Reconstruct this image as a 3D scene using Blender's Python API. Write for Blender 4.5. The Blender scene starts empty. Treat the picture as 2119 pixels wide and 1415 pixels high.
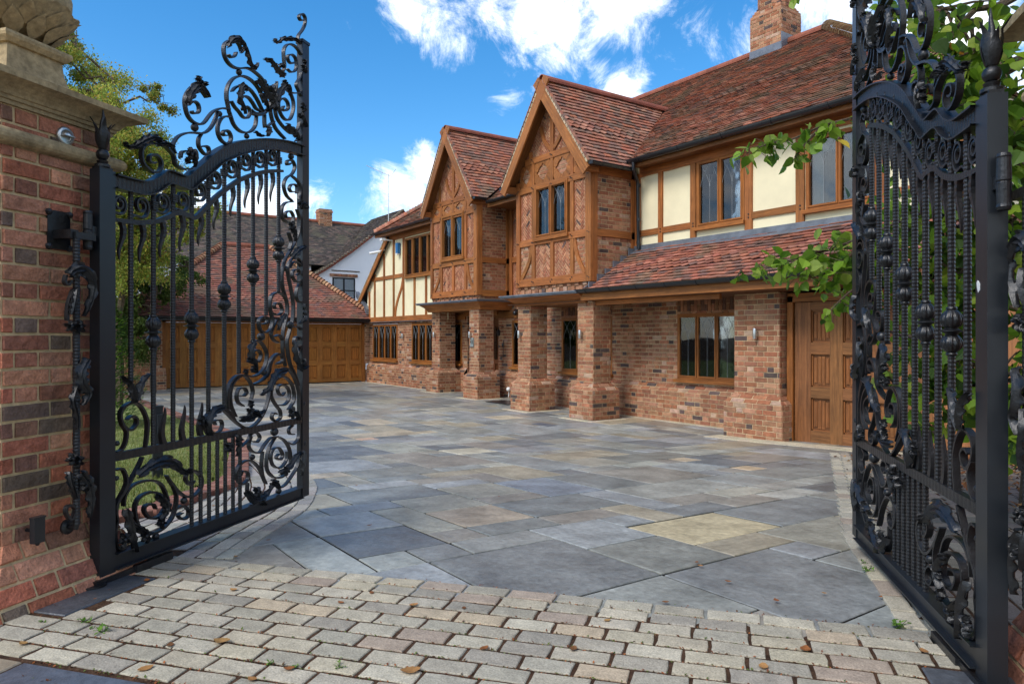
import bpy, math, random
from mathutils import Vector, Matrix, noise
R = math.radians
random.seed(7)
scene = bpy.context.scene
col = bpy.data.collections.new("scene"); scene.collection.children.link(col)

# ------------------------------------------------------------------ camera
# world: X runs along the house front towards the gate, Y into the house, Z up (0 = paving at the house)
CA, CB = 0.57214, 0.82014          # camera right = (CA, CB), camera forward = (-CB, CA)
cd = bpy.data.cameras.new("camera"); cam = bpy.data.objects.new("camera", cd); col.objects.link(cam)
cam.location = (0, 0, 1.49)
cam.rotation_euler = (R(90), 0, math.atan2(CB, CA))
cd.sensor_width = 36; cd.lens = 36*1470/2119; cd.shift_y = -(707.5-696)/2119*1.0
cd.clip_start = 0.05; cd.clip_end = 2000
scene.camera = cam
def W(l, d, z=0.0):                # metres right of / ahead of the viewpoint -> world
    return Vector((CA*l-CB*d, CB*l+CA*d, z))

# ------------------------------------------------------------------ sky and light
SUN_DIR = Vector((0.10, -0.80, 0.85)).normalized()   # from scene towards the sun
world = bpy.data.worlds.new("World"); scene.world = world; world.use_nodes = True
nt = world.node_tree; nt.nodes.clear(); N = nt.nodes.new; L = nt.links.new
out = N('ShaderNodeOutputWorld'); bg = N('ShaderNodeBackground'); L(bg.outputs[0], out.inputs[0])
sky = N('ShaderNodeTexSky'); sky.sky_type = 'NISHITA'; sky.sun_disc = False
sky.sun_elevation = math.asin(SUN_DIR.z); sky.sun_rotation = math.atan2(SUN_DIR.x, SUN_DIR.y)
sky.air_density = 1.0; sky.dust_density = 0.35; sky.ozone_density = 3.2; sky.altitude = 50
tc = N('ShaderNodeTexCoord')
hs = N('ShaderNodeHueSaturation'); hs.inputs['Saturation'].default_value = 1.34; hs.inputs['Hue'].default_value = 0.497
hs.inputs['Value'].default_value = 0.71
L(sky.outputs[0], hs.inputs['Color'])
def fnoise(scale, detail, rough, dist=0.0):
    n = N('ShaderNodeTexNoise'); n.inputs['Scale'].default_value = scale; n.inputs['Detail'].default_value = detail
    n.inputs['Roughness'].default_value = rough; n.inputs['Distortion'].default_value = dist
    L(tc.outputs['Generated'], n.inputs['Vector']); return n.outputs['Fac']
def cdir(px, py): return (W((px-1059.5)/1470, 1, 0)+Vector((0, 0, -(py-696)/1470))).normalized()
blobs = [(870, 10, 120, 1), (990, 5, 150, .9), (1130, 0, 160, 1.0), (1290, 10, 150, 1.05), (1180, 75, 90, .9), (1150, 120, 75, .85), (1120, 175, 55, .7),
         (1295, 180, 85, 1.2), (1245, 150, 60, .85), (1370, 110, 80, .5), (1390, 30, 120, .6), (1610, 60, 150, .62), (1720, 10, 140, 1), (1540, 60, 60, .5), (1960, 100, 170, 1.3),
         (880, 345, 75, 1.15), (830, 400, 105, 1.0), (770, 430, 80, .55), (640, 430, 90, .75), (540, 425, 90, .9), (440, 440, 120, .8), (330, 460, 190, 1.2), (150, 420, 200, .9),
         (1060, 130, 90, .6), (1050, 200, 70, .62), (960, 90, 110, .7), (1200, 110, 90, .75), (750, 70, 60, .3), (2200, 200, 300, 1.0), (-300, 420, 350, 1.0), (-100, 100, 150, .4)]
acc = None
FAR = [(W(0, -1, .35), 1.5, 1.15), (Vector((0, 0, 1)), .98, 1.2), (W(-1, -.1, .25), .8, 1.15), (W(1, -.1, .3), .85, 1.2)]   # unseen cloud added overhead and behind for neutral fill light
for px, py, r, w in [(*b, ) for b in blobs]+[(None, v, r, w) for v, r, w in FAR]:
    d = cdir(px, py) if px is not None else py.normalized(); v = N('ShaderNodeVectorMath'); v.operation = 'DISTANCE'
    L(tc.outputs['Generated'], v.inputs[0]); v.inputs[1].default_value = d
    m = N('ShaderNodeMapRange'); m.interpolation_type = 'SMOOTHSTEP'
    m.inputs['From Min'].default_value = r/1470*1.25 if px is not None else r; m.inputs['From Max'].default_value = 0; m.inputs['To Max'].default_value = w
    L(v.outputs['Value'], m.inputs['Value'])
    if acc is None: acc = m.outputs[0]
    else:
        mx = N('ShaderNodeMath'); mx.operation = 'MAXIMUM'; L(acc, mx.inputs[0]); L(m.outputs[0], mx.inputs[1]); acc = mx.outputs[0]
n1 = fnoise(13, 14, .72, .5)
a1 = N('ShaderNodeMath'); a1.operation = 'MULTIPLY_ADD'; L(n1, a1.inputs[0]); a1.inputs[1].default_value = 2.5; L(acc, a1.inputs[2])
mr = N('ShaderNodeMapRange'); mr.interpolation_type = 'SMOOTHSTEP'; L(a1.outputs[0], mr.inputs['Value'])
mr.inputs['From Min'].default_value = 1.66; mr.inputs['From Max'].default_value = 2.65
n2 = fnoise(16, 6, .55)
cr = N('ShaderNodeMapRange'); L(n2, cr.inputs['Value']); cr.inputs['From Min'].default_value = .3; cr.inputs['From Max'].default_value = .6
cr.inputs['To Min'].default_value = .78; cr.inputs['To Max'].default_value = 1.0
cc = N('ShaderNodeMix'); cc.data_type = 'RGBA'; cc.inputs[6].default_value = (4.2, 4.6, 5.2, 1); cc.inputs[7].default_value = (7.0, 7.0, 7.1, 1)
L(cr.outputs[0], cc.inputs[0])
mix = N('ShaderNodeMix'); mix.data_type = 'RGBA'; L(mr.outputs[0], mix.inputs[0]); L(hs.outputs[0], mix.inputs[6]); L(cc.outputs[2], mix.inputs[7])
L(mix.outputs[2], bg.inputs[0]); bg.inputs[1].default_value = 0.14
sl = bpy.data.lights.new("sun", 'SUN'); sl.energy = 1.3; sl.angle = R(22); sl.color = (1.0, .95, .88)
so = bpy.data.objects.new("sun", sl); col.objects.link(so); so.rotation_euler = SUN_DIR.to_track_quat('Z', 'Y').to_euler()
scene.view_settings.view_transform = 'Standard'; scene.view_settings.look = 'None'
scene.view_settings.exposure = 1.14; scene.view_settings.gamma = 1

# ------------------------------------------------------------------ materials
MATS = {}
def mat(name, base=(.5, .5, .5), rough=.7, spec=.5, attr=False, ns=0, na=.3, bs=0, bstr=.3, bdist=.01, ns2=0, na2=0, coord='Object', uvm=None, metal=0, trans=0, sub=None, bdetail=6, ns3=0, na3=.2):
    m = bpy.data.materials.new(name); m.use_nodes = True; t = m.node_tree; p = t.nodes['Principled BSDF']
    p.inputs['Roughness'].default_value = rough; p.inputs['Specular IOR Level'].default_value = spec; p.inputs['Metallic'].default_value = metal
    co = t.nodes.new('ShaderNodeTexCoord'); vec = co.outputs[coord]
    if uvm:
        mp = t.nodes.new('ShaderNodeMapping'); mp.inputs['Scale'].default_value = uvm; t.links.new(co.outputs['UV'], mp.inputs[0]); vec = mp.outputs[0]
    if attr:
        a = t.nodes.new('ShaderNodeAttribute'); a.attribute_name = 'col'; c = a.outputs['Color']
    else:
        a = t.nodes.new('ShaderNodeRGB'); a.outputs[0].default_value = (*base, 1); c = a.outputs[0]
    def nz(scale, amt, c, det=6, rgh=.6):
        n = t.nodes.new('ShaderNodeTexNoise'); n.inputs['Scale'].default_value = scale; n.inputs['Detail'].default_value = det; n.inputs['Roughness'].default_value = rgh
        t.links.new(vec, n.inputs['Vector'])
        r = t.nodes.new('ShaderNodeMapRange'); r.inputs['From Min'].default_value = .28; r.inputs['From Max'].default_value = .72
        r.inputs['To Min'].default_value = 1-amt; r.inputs['To Max'].default_value = 1+amt; t.links.new(n.outputs['Fac'], r.inputs['Value'])
        v = t.nodes.new('ShaderNodeVectorMath'); v.operation = 'SCALE'; t.links.new(c, v.inputs[0]); t.links.new(r.outputs[0], v.inputs['Scale'])
        return v.outputs[0], n.outputs['Fac']
    if ns: c, _ = nz(ns, na, c)
    if ns2: c, _ = nz(ns2, na2, c)
    if ns3:
        vec0 = vec; vec = co.outputs['Object']; c, _ = nz(ns3, na3, c, 4, .7); vec = vec0
    t.links.new(c, p.inputs['Base Color'])
    if bs:
        n = t.nodes.new('ShaderNodeTexNoise'); n.inputs['Scale'].default_value = bs; n.inputs['Detail'].default_value = bdetail; n.inputs['Roughness'].default_value = .6
        t.links.new(vec, n.inputs['Vector']); b = t.nodes.new('ShaderNodeBump'); b.inputs['Strength'].default_value = bstr; b.inputs['Distance'].default_value = bdist
        t.links.new(n.outputs['Fac'], b.inputs['Height']); t.links.new(b.outputs[0], p.inputs['Normal'])
    if sub:
        tr = t.nodes.new('ShaderNodeBsdfTranslucent'); t.links.new(c, tr.inputs[0]); mx = t.nodes.new('ShaderNodeMixShader'); mx.inputs[0].default_value = sub
        o = t.nodes['Material Output']; t.links.new(p.outputs[0], mx.inputs[1]); t.links.new(tr.outputs[0], mx.inputs[2]); t.links.new(mx.outputs[0], o.inputs[0])
    MATS[name] = m; return m
BRICK = mat('brick', attr=True, rough=.85, spec=.25, ns3=.9, na3=.13, ns=14, na=.30, bs=45, bstr=.8, bdist=.006, ns2=3, na2=.15)
PBRICK = mat('handmade_brick', attr=True, rough=.85, spec=.25, ns=22, na=.3, ns2=90, na2=.22, bs=24, bstr=1.0, bdist=.03, bdetail=10, ns3=2.2, na3=.2)
MORTAR = mat('mortar', (.56, .42, .25), rough=.95, spec=.1, ns=30, na=.2, bs=120, bstr=.5, bdist=.004, ns2=2, na2=.2)
PMORTAR = mat('yellow_mortar', (.58, .43, .24), rough=.95, spec=.1, ns=30, na=.25, bs=120, bstr=.6, bdist=.004, ns2=3, na2=.25)
OAK = mat('oak', attr=True, rough=.6, spec=.3, uvm=(26, 1.3, 1), ns=1.3, na=.42, ns2=6, na2=.28, ns3=1.6, na3=.22, bs=3, bstr=.35, bdist=.006)
TILE = mat('clay_tile', attr=True, rough=.8, spec=.3, ns3=.7, na3=.16, ns=9, na=.22, ns2=60, na2=.22, bs=60, bstr=.5, bdist=.004)
RENDER = mat('cream_render', (.80, .71, .47), rough=.9, spec=.2, ns=1.7, na=.09, ns2=.6, na2=.07, bs=150, bstr=.25, bdist=.002)
WHITE = mat('white_render', (.82, .83, .84), rough=.9, ns=.6, na=.08)
LEAD = mat('lead', (.15, .165, .19), rough=.45, spec=.5, ns=6, na=.3, bs=10, bstr=.2, metal=.3)
GUT = mat('black_plastic', (.014, .015, .018), rough=.3, spec=.5, ns=5, na=.3)
IRON = mat('wrought_iron', (.010, .0105, .012), rough=.36, spec=.5, ns=25, na=.5, ns3=6, na3=.4, bs=90, bstr=.7, bdist=.003)
POSTI = mat('painted_steel', (.011, .014, .018), rough=.36, spec=.5, ns=3, na=.35, bs=14, bstr=.12, bdist=.004)
STONE = mat('sandstone', (.36, .27, .15), rough=.9, spec=.2, ns=5, na=.38, ns2=40, na2=.25, bs=60, bstr=.6, bdist=.006)
FLAG = mat('riven_flagstone', attr=True, rough=.36, spec=.45, ns=3.4, na=.36, ns2=30, na2=.26, bs=7, bstr=.6, bdist=.025, bdetail=12, ns3=.8, na3=.16)
SETT = mat('granite_sett', attr=True, rough=.75, spec=.3, ns=14, na=.2, ns2=170, na2=.38, bs=40, bstr=.6, bdist=.008, bdetail=8)
DJOINT = mat('dark_joint', (.018, .016, .014), rough=1, spec=.1, ns=12, na=.5)
JOINT = mat('joint_soil', (.065, .036, .022), rough=1, spec=.1, ns=12, na=.6, ns2=90, na2=.5, bs=60, bstr=1, bdist=.01)
SOIL = mat('soil', (.07, .045, .028), rough=1, spec=.1, ns=3, na=.4, ns2=40, na2=.5, bs=30, bstr=1, bdist=.03)
GRASSG = mat('turf', (.15, .17, .055), rough=1, spec=.1, ns=4, na=.4, ns2=50, na2=.5)
BLADE = mat('grass_blade', attr=True, rough=.7, spec=.2, sub=.35)
LEAFM = mat('leaf', attr=True, rough=.5, spec=.35, sub=.45)
LEAFS = mat('small_leaf', attr=True, rough=.6, spec=.25, sub=.4)
DRY = mat('dry_leaf', attr=True, rough=.7, spec=.2, ns=40, na=.3, sub=.15)
BARK = mat('bark', (.10, .075, .05), rough=.95, spec=.1, ns=8, na=.4, bs=22, bstr=1, bdist=.03)
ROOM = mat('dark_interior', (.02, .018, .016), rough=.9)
CURT = mat('curtain', (.55, .57, .55), rough=.9, uvm=None, ns=3, na=.2)
CURTG = mat('green_curtain', (.12, .20, .17), rough=.9, ns=3, na=.2)
CAME = mat('lead_came', (.30, .32, .33), rough=.5)
STEEL = mat('brushed_steel', (.55, .55, .53), rough=.32, metal=.9)
PLAQ = mat('slate_plaque', (.22, .25, .24), rough=.5)
INK = mat('black_letter', (.01, .01, .01), rough=.5)
BLUE = mat('alarm_blue', (.02, .14, .34), rough=.4)
PLAS = mat('white_plastic', (.75, .75, .73), rough=.4)
FENCE = mat('fence_wood', attr=True, rough=.75, uvm=(20, 1.5, 1), ns=1.5, na=.35, bs=3, bstr=.4)
DARKW = mat('black_timber', (.02, .02, .022), rough=.6)
def glassmat():
    m = bpy.data.materials.new('window_glass'); m.use_nodes = True; t = m.node_tree; t.nodes.clear()
    o = t.nodes.new('ShaderNodeOutputMaterial'); g = t.nodes.new('ShaderNodeBsdfGlossy'); g.inputs['Roughness'].default_value = .02; g.inputs['Color'].default_value = (.9, .95, 1, 1)
    tr = t.nodes.new('ShaderNodeBsdfTransparent'); tr.inputs[0].default_value = (.62, .66, .66, 1)
    fr = t.nodes.new('ShaderNodeFresnel'); fr.inputs[0].default_value = 1.6
    n = t.nodes.new('ShaderNodeTexNoise'); n.inputs['Scale'].default_value = 2.2; co = t.nodes.new('ShaderNodeTexCoord'); t.links.new(co.outputs['Object'], n.inputs['Vector'])
    b = t.nodes.new('ShaderNodeBump'); b.inputs['Strength'].default_value = .06; b.inputs['Distance'].default_value = .02; t.links.new(n.outputs[0], b.inputs['Height'])
    t.links.new(b.outputs[0], g.inputs['Normal'])
    mx = t.nodes.new('ShaderNodeMixShader'); t.links.new(fr.outputs[0], mx.inputs[0]); t.links.new(tr.outputs[0], mx.inputs[1]); t.links.new(g.outputs[0], mx.inputs[2]); t.links.new(mx.outputs[0], o.inputs[0])
    return m
GLASS = glassmat()

# ------------------------------------------------------------------ mesh builder
def wpos(o):
    p = Vector((0, 0, 0))
    while o is not None: p += o.location; o = o.parent
    return p
class MB:
    def __init__(s): s.v = []; s.f = []; s.c = []; s.uv = []; s.hasuv = False; s.smooth = False
    def face(s, pts, c=(1, 1, 1), uv=None):
        i = len(s.v); s.v += [tuple(p) for p in pts]; s.f.append(tuple(range(i, i+len(pts)))); s.c.append(c)
        s.uv.append(uv)
        if uv: s.hasuv = True
    def mesh(s, vs, fs, c=(1, 1, 1)):
        i = len(s.v); s.v += [tuple(p) for p in vs]
        for f in fs: s.f.append(tuple(i+k for k in f)); s.c.append(c); s.uv.append(None)
    def box(s, a, b, c=(1, 1, 1)):
        x0, y0, z0 = a; x1, y1, z1 = b
        s.mesh([(x0, y0, z0), (x1, y0, z0), (x1, y1, z0), (x0, y1, z0), (x0, y0, z1), (x1, y0, z1), (x1, y1, z1), (x0, y1, z1)],
               [(0, 3, 2, 1), (4, 5, 6, 7), (0, 1, 5, 4), (1, 2, 6, 5), (2, 3, 7, 6), (3, 0, 4, 7)], c)
    def obox(s, O, U, V, Nn, c=(1, 1, 1)):       # oriented box from corner with three edge vectors
        O, U, V, Nn = map(Vector, (O, U, V, Nn))
        s.mesh([O, O+U, O+U+V, O+V, O+Nn, O+U+Nn, O+U+V+Nn, O+V+Nn], [(0, 3, 2, 1), (4, 5, 6, 7), (0, 1, 5, 4), (1, 2, 6, 5), (2, 3, 7, 6), (3, 0, 4, 7)], c)
    def beam(s, p0, p1, w, dep, Nn, c=None, wob=.0):
        p0, p1, Nn = Vector(p0), Vector(p1), Vector(Nn).normalized(); Ld = p1-p0; ln = Ld.length; A = Ld.normalized(); S = Nn.cross(A).normalized()
        if c is None: c = oakc()
        k = max(1, int(ln/.25)) if wob else 1; u0 = random.random()*9; v0 = random.random()*50; rings = []
        for i in range(k+1):
            t = i/k; q = p0+A*ln*t; a = w/2*(1+random.uniform(-wob, wob)); b = w/2*(1+random.uniform(-wob, wob))
            rings.append([q-S*a, q+S*b, q+S*b+Nn*dep, q-S*a+Nn*dep])
        off = [0, w, w+dep, 2*w+dep, 2*w+2*dep]
        for i in range(k):
            for j in range(4):
                r0, r1 = rings[i], rings[i+1]; jj = (j+1) % 4
                s.face([r0[j], r0[jj], r1[jj], r1[j]], c, [(u0+off[j], v0+ln*i/k), (u0+off[j+1], v0+ln*i/k), (u0+off[j+1], v0+ln*(i+1)/k), (u0+off[j], v0+ln*(i+1)/k)])
        s.face(rings[0][::-1], c, [(u0, v0)]*4); s.face(rings[-1], c, [(u0, v0)]*4)
    def tube(s, pts, r, n=8, c=(1, 1, 1), cap=True):
        pts = [Vector(p) for p in pts]; rs = r if isinstance(r, (list, tuple)) else [r]*len(pts); vs = []; fs = []; prev = None
        for i, p in enumerate(pts):
            t = (pts[min(i+1, len(pts)-1)]-pts[max(i-1, 0)]).normalized()
            a = Vector((0, 0, 1)) if abs(t.z) < .9 else Vector((1, 0, 0))
            if prev is not None: a = prev
            b = t.cross(a).normalized(); a = b.cross(t).normalized(); prev = a
            for k in range(n):
                th = 2*math.pi*k/n; vs.append(p+(a*math.cos(th)+b*math.sin(th))*rs[i])
        for i in range(len(pts)-1):
            for k in range(n): fs.append((i*n+k, i*n+(k+1) % n, (i+1)*n+(k+1) % n, (i+1)*n+k))
        if cap: fs.append(tuple(range(n))[::-1]); fs.append(tuple(range((len(pts)-1)*n, len(pts)*n)))
        s.mesh(vs, fs, c)
    def lathe(s, O, prof, n=16, c=(1, 1, 1), fl=0, nf=8, A=None):
        O = Vector(O); A = (A or Vector((0, 0, 1))).normalized(); X = A.orthogonal().normalized(); Y = A.cross(X); vs = []; fs = []
        for (r, z, *k) in prof:
            q = (k[0] if k else 0)
            for i in range(n):
                th = 2*math.pi*i/n; rr = r*(1-q*.5*(1-abs(math.cos(nf*th/2)))); vs.append(O+X*math.cos(th)*rr+Y*math.sin(th)*rr+A*z)
        for j in range(len(prof)-1):
            for i in range(n): fs.append((j*n+i, j*n+(i+1) % n, (j+1)*n+(i+1) % n, (j+1)*n+i))
        fs.append(tuple(range(n))[::-1]); fs.append(tuple(range((len(prof)-1)*n, len(prof)*n))); s.mesh(vs, fs, c)
    def ball(s, O, r, n=12, sq=(1, 1, 1), c=(1, 1, 1)):
        m = n//2; vs = []; fs = []
        for j in range(1, m):
            ph = math.pi*j/m
            for i in range(n):
                th = 2*math.pi*i/n; vs.append((O[0]+r*sq[0]*math.sin(ph)*math.cos(th), O[1]+r*sq[1]*math.sin(ph)*math.sin(th), O[2]+r*sq[2]*math.cos(ph)))
        top = len(vs); vs.append((O[0], O[1], O[2]+r*sq[2])); vs.append((O[0], O[1], O[2]-r*sq[2]))
        for i in range(n): fs.append((top, i, (i+1) % n)); fs.append((top+1, (m-2)*n+(i+1) % n, (m-2)*n+i))
        for j in range(m-2):
            for i in range(n): fs.append((j*n+i, (j+1)*n+i, (j+1)*n+(i+1) % n, j*n+(i+1) % n))
        s.mesh(vs, fs, c)
    def build(s, name, m, parent=None, label=None, smooth=False, local=False):
        me = bpy.data.meshes.new(name); off = Vector((0, 0, 0)) if (parent is None or local) else wpos(parent)
        me.from_pydata([(v[0]-off.x, v[1]-off.y, v[2]-off.z) for v in s.v], [], s.f)
        at = me.color_attributes.new('col', 'FLOAT_COLOR', 'CORNER'); buf = []
        for f, c in zip(s.f, s.c): buf += [c[0], c[1], c[2], 1.0]*len(f)
        at.data.foreach_set('color', buf)
        if s.hasuv:
            uvl = me.uv_layers.new(name='UVMap'); ub = []
            for f, u in zip(s.f, s.uv):
                if u is None: u = [(0, 0)]*len(f)
                for q in u: ub += [q[0], q[1]]
            uvl.data.foreach_set('uv', ub)
        me.validate(); me.update()
        if smooth or s.smooth:
            me.polygons.foreach_set('use_smooth', [True]*len(me.polygons))
            try: me.set_sharp_from_angle(angle=R(50))
            except Exception: pass
        me.materials.append(m); o = bpy.data.objects.new(name, me); col.objects.link(o); o.parent = parent
        if label: o['label'] = label
        return o
def empty(name, loc, label, cat, group=None):
    o = bpy.data.objects.new(name, None); col.objects.link(o); o.location = loc; o.empty_display_size = .2
    o['label'] = label; o['category'] = cat
    if group: o['group'] = group
    return o
def tag(o, label, cat, group=None):
    o['label'] = label; o['category'] = cat
    if group: o['group'] = group
    return o
def rnd(a, b): return random.uniform(a, b)
def jit(c, a=.12):
    k = 1+rnd(-a, a); return (c[0]*k*(1+rnd(-.04, .04)), c[1]*k*(1+rnd(-.04, .04)), c[2]*k*(1+rnd(-.04, .04)))
def jitn(c, a=.1):
    k = 1+rnd(-a, a); return (c[0]*k*(1+rnd(-.012, .012)), c[1]*k, c[2]*k*(1+rnd(-.02, .012)))
def oakc(): return jit((.30, .106, .028), .17)
def clip(poly, reg):          # Sutherland-Hodgman, convex region, both (u,v) lists, region counter-clockwise
    for i in range(len(reg)):
        a = reg[i]; b = reg[(i+1) % len(reg)]; outp = []
        def ins(p): return (b[0]-a[0])*(p[1]-a[1])-(b[1]-a[1])*(p[0]-a[0]) >= -1e-9
        for j in range(len(poly)):
            p = poly[j]; q = poly[(j+1) % len(poly)]; ip, iq = ins(p), ins(q)
            if ip: outp.append(p)
            if ip != iq:
                dx, dy = q[0]-p[0], q[1]-p[1]; ex, ey = b[0]-a[0], b[1]-a[1]; den = dx*ey-dy*ex
                if abs(den) > 1e-12:
                    t = ((a[0]-p[0])*ey-(a[1]-p[1])*ex)/den; outp.append((p[0]+t*dx, p[1]+t*dy))
        poly = outp
        if len(poly) < 3: return []
    return poly
def area(p): return abs(sum(p[i][0]*p[(i+1) % len(p)][1]-p[(i+1) % len(p)][0]*p[i][1] for i in range(len(p))))/2
def slab(mb, poly, P, Nn, h0, h1, c, inset=.003):   # prism with a slightly smaller top face; P(u,v)->world
    n = len(poly); cx = sum(p[0] for p in poly)/n; cy = sum(p[1] for p in poly)/n
    top = []
    for p in poly:
        dx, dy = p[0]-cx, p[1]-cy; l = math.hypot(dx, dy) or 1; k = max(.5, 1-inset*1.5/l); top.append((cx+dx*k, cy+dy*k))
    lo = [P(*p)+Nn*h0 for p in poly]; hi = [P(*p)+Nn*(h1-inset) for p in poly]; tp = [P(*p)+Nn*h1 for p in top]
    vs = lo+hi+tp; fs = [tuple(range(2*n, 3*n))]
    for i in range(n): j = (i+1) % n; fs.append((i, j, n+j, n+i)); fs.append((n+i, n+j, 2*n+j, 2*n+i))
    mb.mesh(vs, fs, c)
BR = [(0.341, 0.143, 0.074), (0.293, 0.115, 0.059), (0.398, 0.206, 0.117), (0.255, 0.11, 0.062), (0.369, 0.181, 0.106), (0.313, 0.153, 0.085)]
def brickc(dark=.08):
    r = random.random()
    if r < dark*.6: return jit((.10, .068, .060), .25)
    if r < dark+.02: return jit((.42, .27, .19))
    return jit(random.choice(BR), .085)
def bricks(mb, mm, O, U, V, Nn, reg, holes=(), cr=.075, mode='flemish', dark=.08, h=.008, colf=None, jt=.012, v0=0, sub=False):
    O, U, V, Nn = map(Vector, (O, U, V, Nn)); P = lambda u, v: O+U*u+V*v
    us = [p[0] for p in reg]; vs = [p[1] for p in reg]; u0, u1, w0, w1 = min(us), max(us), min(vs), max(vs)
    colf = colf or (lambda: brickc(dark))
    r = int(math.floor((w0-v0)/cr))
    while v0+r*cr < w1:
        a = v0+r*cr+jt/2; b = v0+(r+1)*cr-jt/2; u = math.floor(u0/.3375)*.3375-.3375-(0 if r % 2 else .169); k = 0
        while u < u1:
            if mode == 'flemish': ln = .225 if k % 2 == 0 else .1125
            elif mode == 'stretcher':
                ln = .225
                if k == 0: u = math.floor(u0/.225)*.225-(0 if r % 2 else .1125)
            else: ln = mode
            segs = [(u+jt/2, u+ln-jt/2)]
            for (x0, y0, x1, y1) in holes:
                if y0 <= (a+b)/2 <= y1:
                    ns = []
                    for (p, q) in segs:
                        if q <= x0 or p >= x1: ns.append((p, q)); continue
                        if p < x0: ns.append((p, x0))
                        if q > x1: ns.append((x1, q))
                    segs = ns
            for (p, q) in segs:
                if q-p < .02: continue
                pl = clip([(p, a), (q, a), (q, b), (p, b)], reg)
                if len(pl) >= 3 and area(pl) > 3e-4: slab(mb, pl, P, Nn, 0, h+rnd(-.002, .003), colf())
            u += ln; k += 1
        r += 1
    if mm is not None:
        xs = sorted({u0, u1, *[x for hh in holes for x in (hh[0], hh[2]) if u0 < x < u1]}); ys = sorted({w0, w1, *[y for hh in holes for y in (hh[1], hh[3]) if w0 < y < w1]})
        if not holes: mm.face([P(*p) for p in reg])
        else:
            for i in range(len(xs)-1):
                for j in range(len(ys)-1):
                    cx, cy = (xs[i]+xs[i+1])/2, (ys[j]+ys[j+1])/2
                    if any(x0 < cx < x1 and y0 < cy < y1 for (x0, y0, x1, y1) in holes): continue
                    pl = clip([(xs[i], ys[j]), (xs[i+1], ys[j]), (xs[i+1], ys[j+1]), (xs[i], ys[j+1])], reg)
                    if len(pl) >= 3: mm.face([P(*p) for p in pl])
def herring(mb, mm, O, U, V, Nn, reg, h=.008):
    O, U, V, Nn = map(Vector, (O, U, V, Nn)); P = lambda u, v: O+U*u+V*v
    us = [p[0] for p in reg]; vs = [p[1] for p in reg]; c45 = math.sqrt(.5); a, L_ = .050, .150; S = L_/a
    colf = lambda: (jit((.13, .075, .06), .3) if random.random() < .02 else jit(random.choice([(.38, .155, .08), (.33, .13, .07), (.41, .19, .105), (.29, .11, .06)]), .12))
    cx0, cy0 = (min(us)+max(us))/2, (min(vs)+max(vs))/2; Rm = int((max(us)-min(us)+max(vs)-min(vs))/a)+6
    for i in range(-Rm, Rm):
        for j in range(-Rm, Rm):
            m6 = (i-j) % 6
            if m6 == 0: rc = (i*a, j*a, (i+3)*a, (j+1)*a)
            elif m6 == 5: rc = (i*a, j*a, (i+1)*a, (j+3)*a)
            else: continue
            x0, y0, x1, y1 = rc[0]+.005, rc[1]+.005, rc[2]-.005, rc[3]-.005
            q = [(x0, y0), (x1, y0), (x1, y1), (x0, y1)]
            q = [(cx0+(x-y)*c45, cy0+(x+y)*c45) for x, y in q]
            if max(p[0] for p in q) < min(us) or min(p[0] for p in q) > max(us) or max(p[1] for p in q) < min(vs) or min(p[1] for p in q) > max(vs): continue
            pl = clip(q, reg)
            if len(pl) >= 3 and area(pl) > 2e-4: slab(mb, pl, P, Nn, 0, h+rnd(-.002, .003), colf())
    mm.face([P(*p) for p in reg])
TC = [(0.342, 0.136, 0.081), (0.295, 0.118, 0.074), (0.402, 0.183, 0.115), (0.26, 0.118, 0.081), (0.331, 0.166, 0.11), (0.201, 0.115, 0.083), (0.366, 0.131, 0.072), (0.201, 0.118, 0.087)]
def mossm(c, n):
    k = max(0, min(.55, (n-.12)*1.6)); g = (.15, .135, .085); return tuple(c[i]*(1-k)+g[i]*k for i in range(3))
def tilec(): return jit(random.choice(TC), .11)
def tiles(mb, mu, O, U, S, reg, g=.1, w=.165, colf=None, club=(), lift=.027, th=.015):
    O, U, S = map(Vector, (O, U, S)); Nn = U.cross(S).normalized()
    if Nn.z < 0: Nn = -Nn
    us = [p[0] for p in reg]; vs = [p[1] for p in reg]; colf = colf or tilec; r = int(min(vs)/g)-1
    ar = sum(reg[i][0]*reg[(i+1) % len(reg)][1]-reg[(i+1) % len(reg)][0]*reg[i][1] for i in range(len(reg)))
    if ar < 0: reg = reg[::-1]
    while r*g < max(vs):
        u = math.floor(min(us)/w)*w-(w/2 if r % 2 else 0)
        while u < max(us):
            a, b = r*g, (r+1)*g+.004; p, q = u+.002, u+w-.002; dr = rnd(-.004, .004); tl = rnd(-.003, .004); tw = rnd(-.004, .004)
            pol = [(p, a+dr), (q, a+dr), (q, b), (p, b)]
            if r in club: pol = [(p, a+.02), ((p+q)/2, a-.025), (q, a+.02), (q, b), (p, b)]
            pl = clip(pol, reg)
            if len(pl) >= 3 and area(pl) > 4e-4:
                wv = O+U*p+S*a; nzv = noise.noise(wv*.9); mz = noise.noise(wv*1.7+Vector((7, 3, 1)))
                def H(uu, vv): return .016*nzv+lift+tl+tw*((uu-p)/w-.5)*2-(lift-.004)*max(0, (vv-a))/g+ (.008 if r in club else 0)
                top = [O+U*x+S*y+Nn*H(x, y) for x, y in pl]; bot = [O+U*x+S*y+Nn*(H(x, y)-th) for x, y in pl]; n = len(pl)
                mb.mesh(top+bot, [tuple(range(n))]+[(i, n+i, n+(i+1) % n, (i+1) % n) for i in range(n)], mossm(colf(), mz))
            u += w
        r += 1
    mu.face([O+U*x+S*y-Nn*.004 for x, y in reg], (.05, .03, .025)); mu.face([O+U*x+S*y-Nn*.05 for x, y in reg], (.05, .03, .025))
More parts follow.
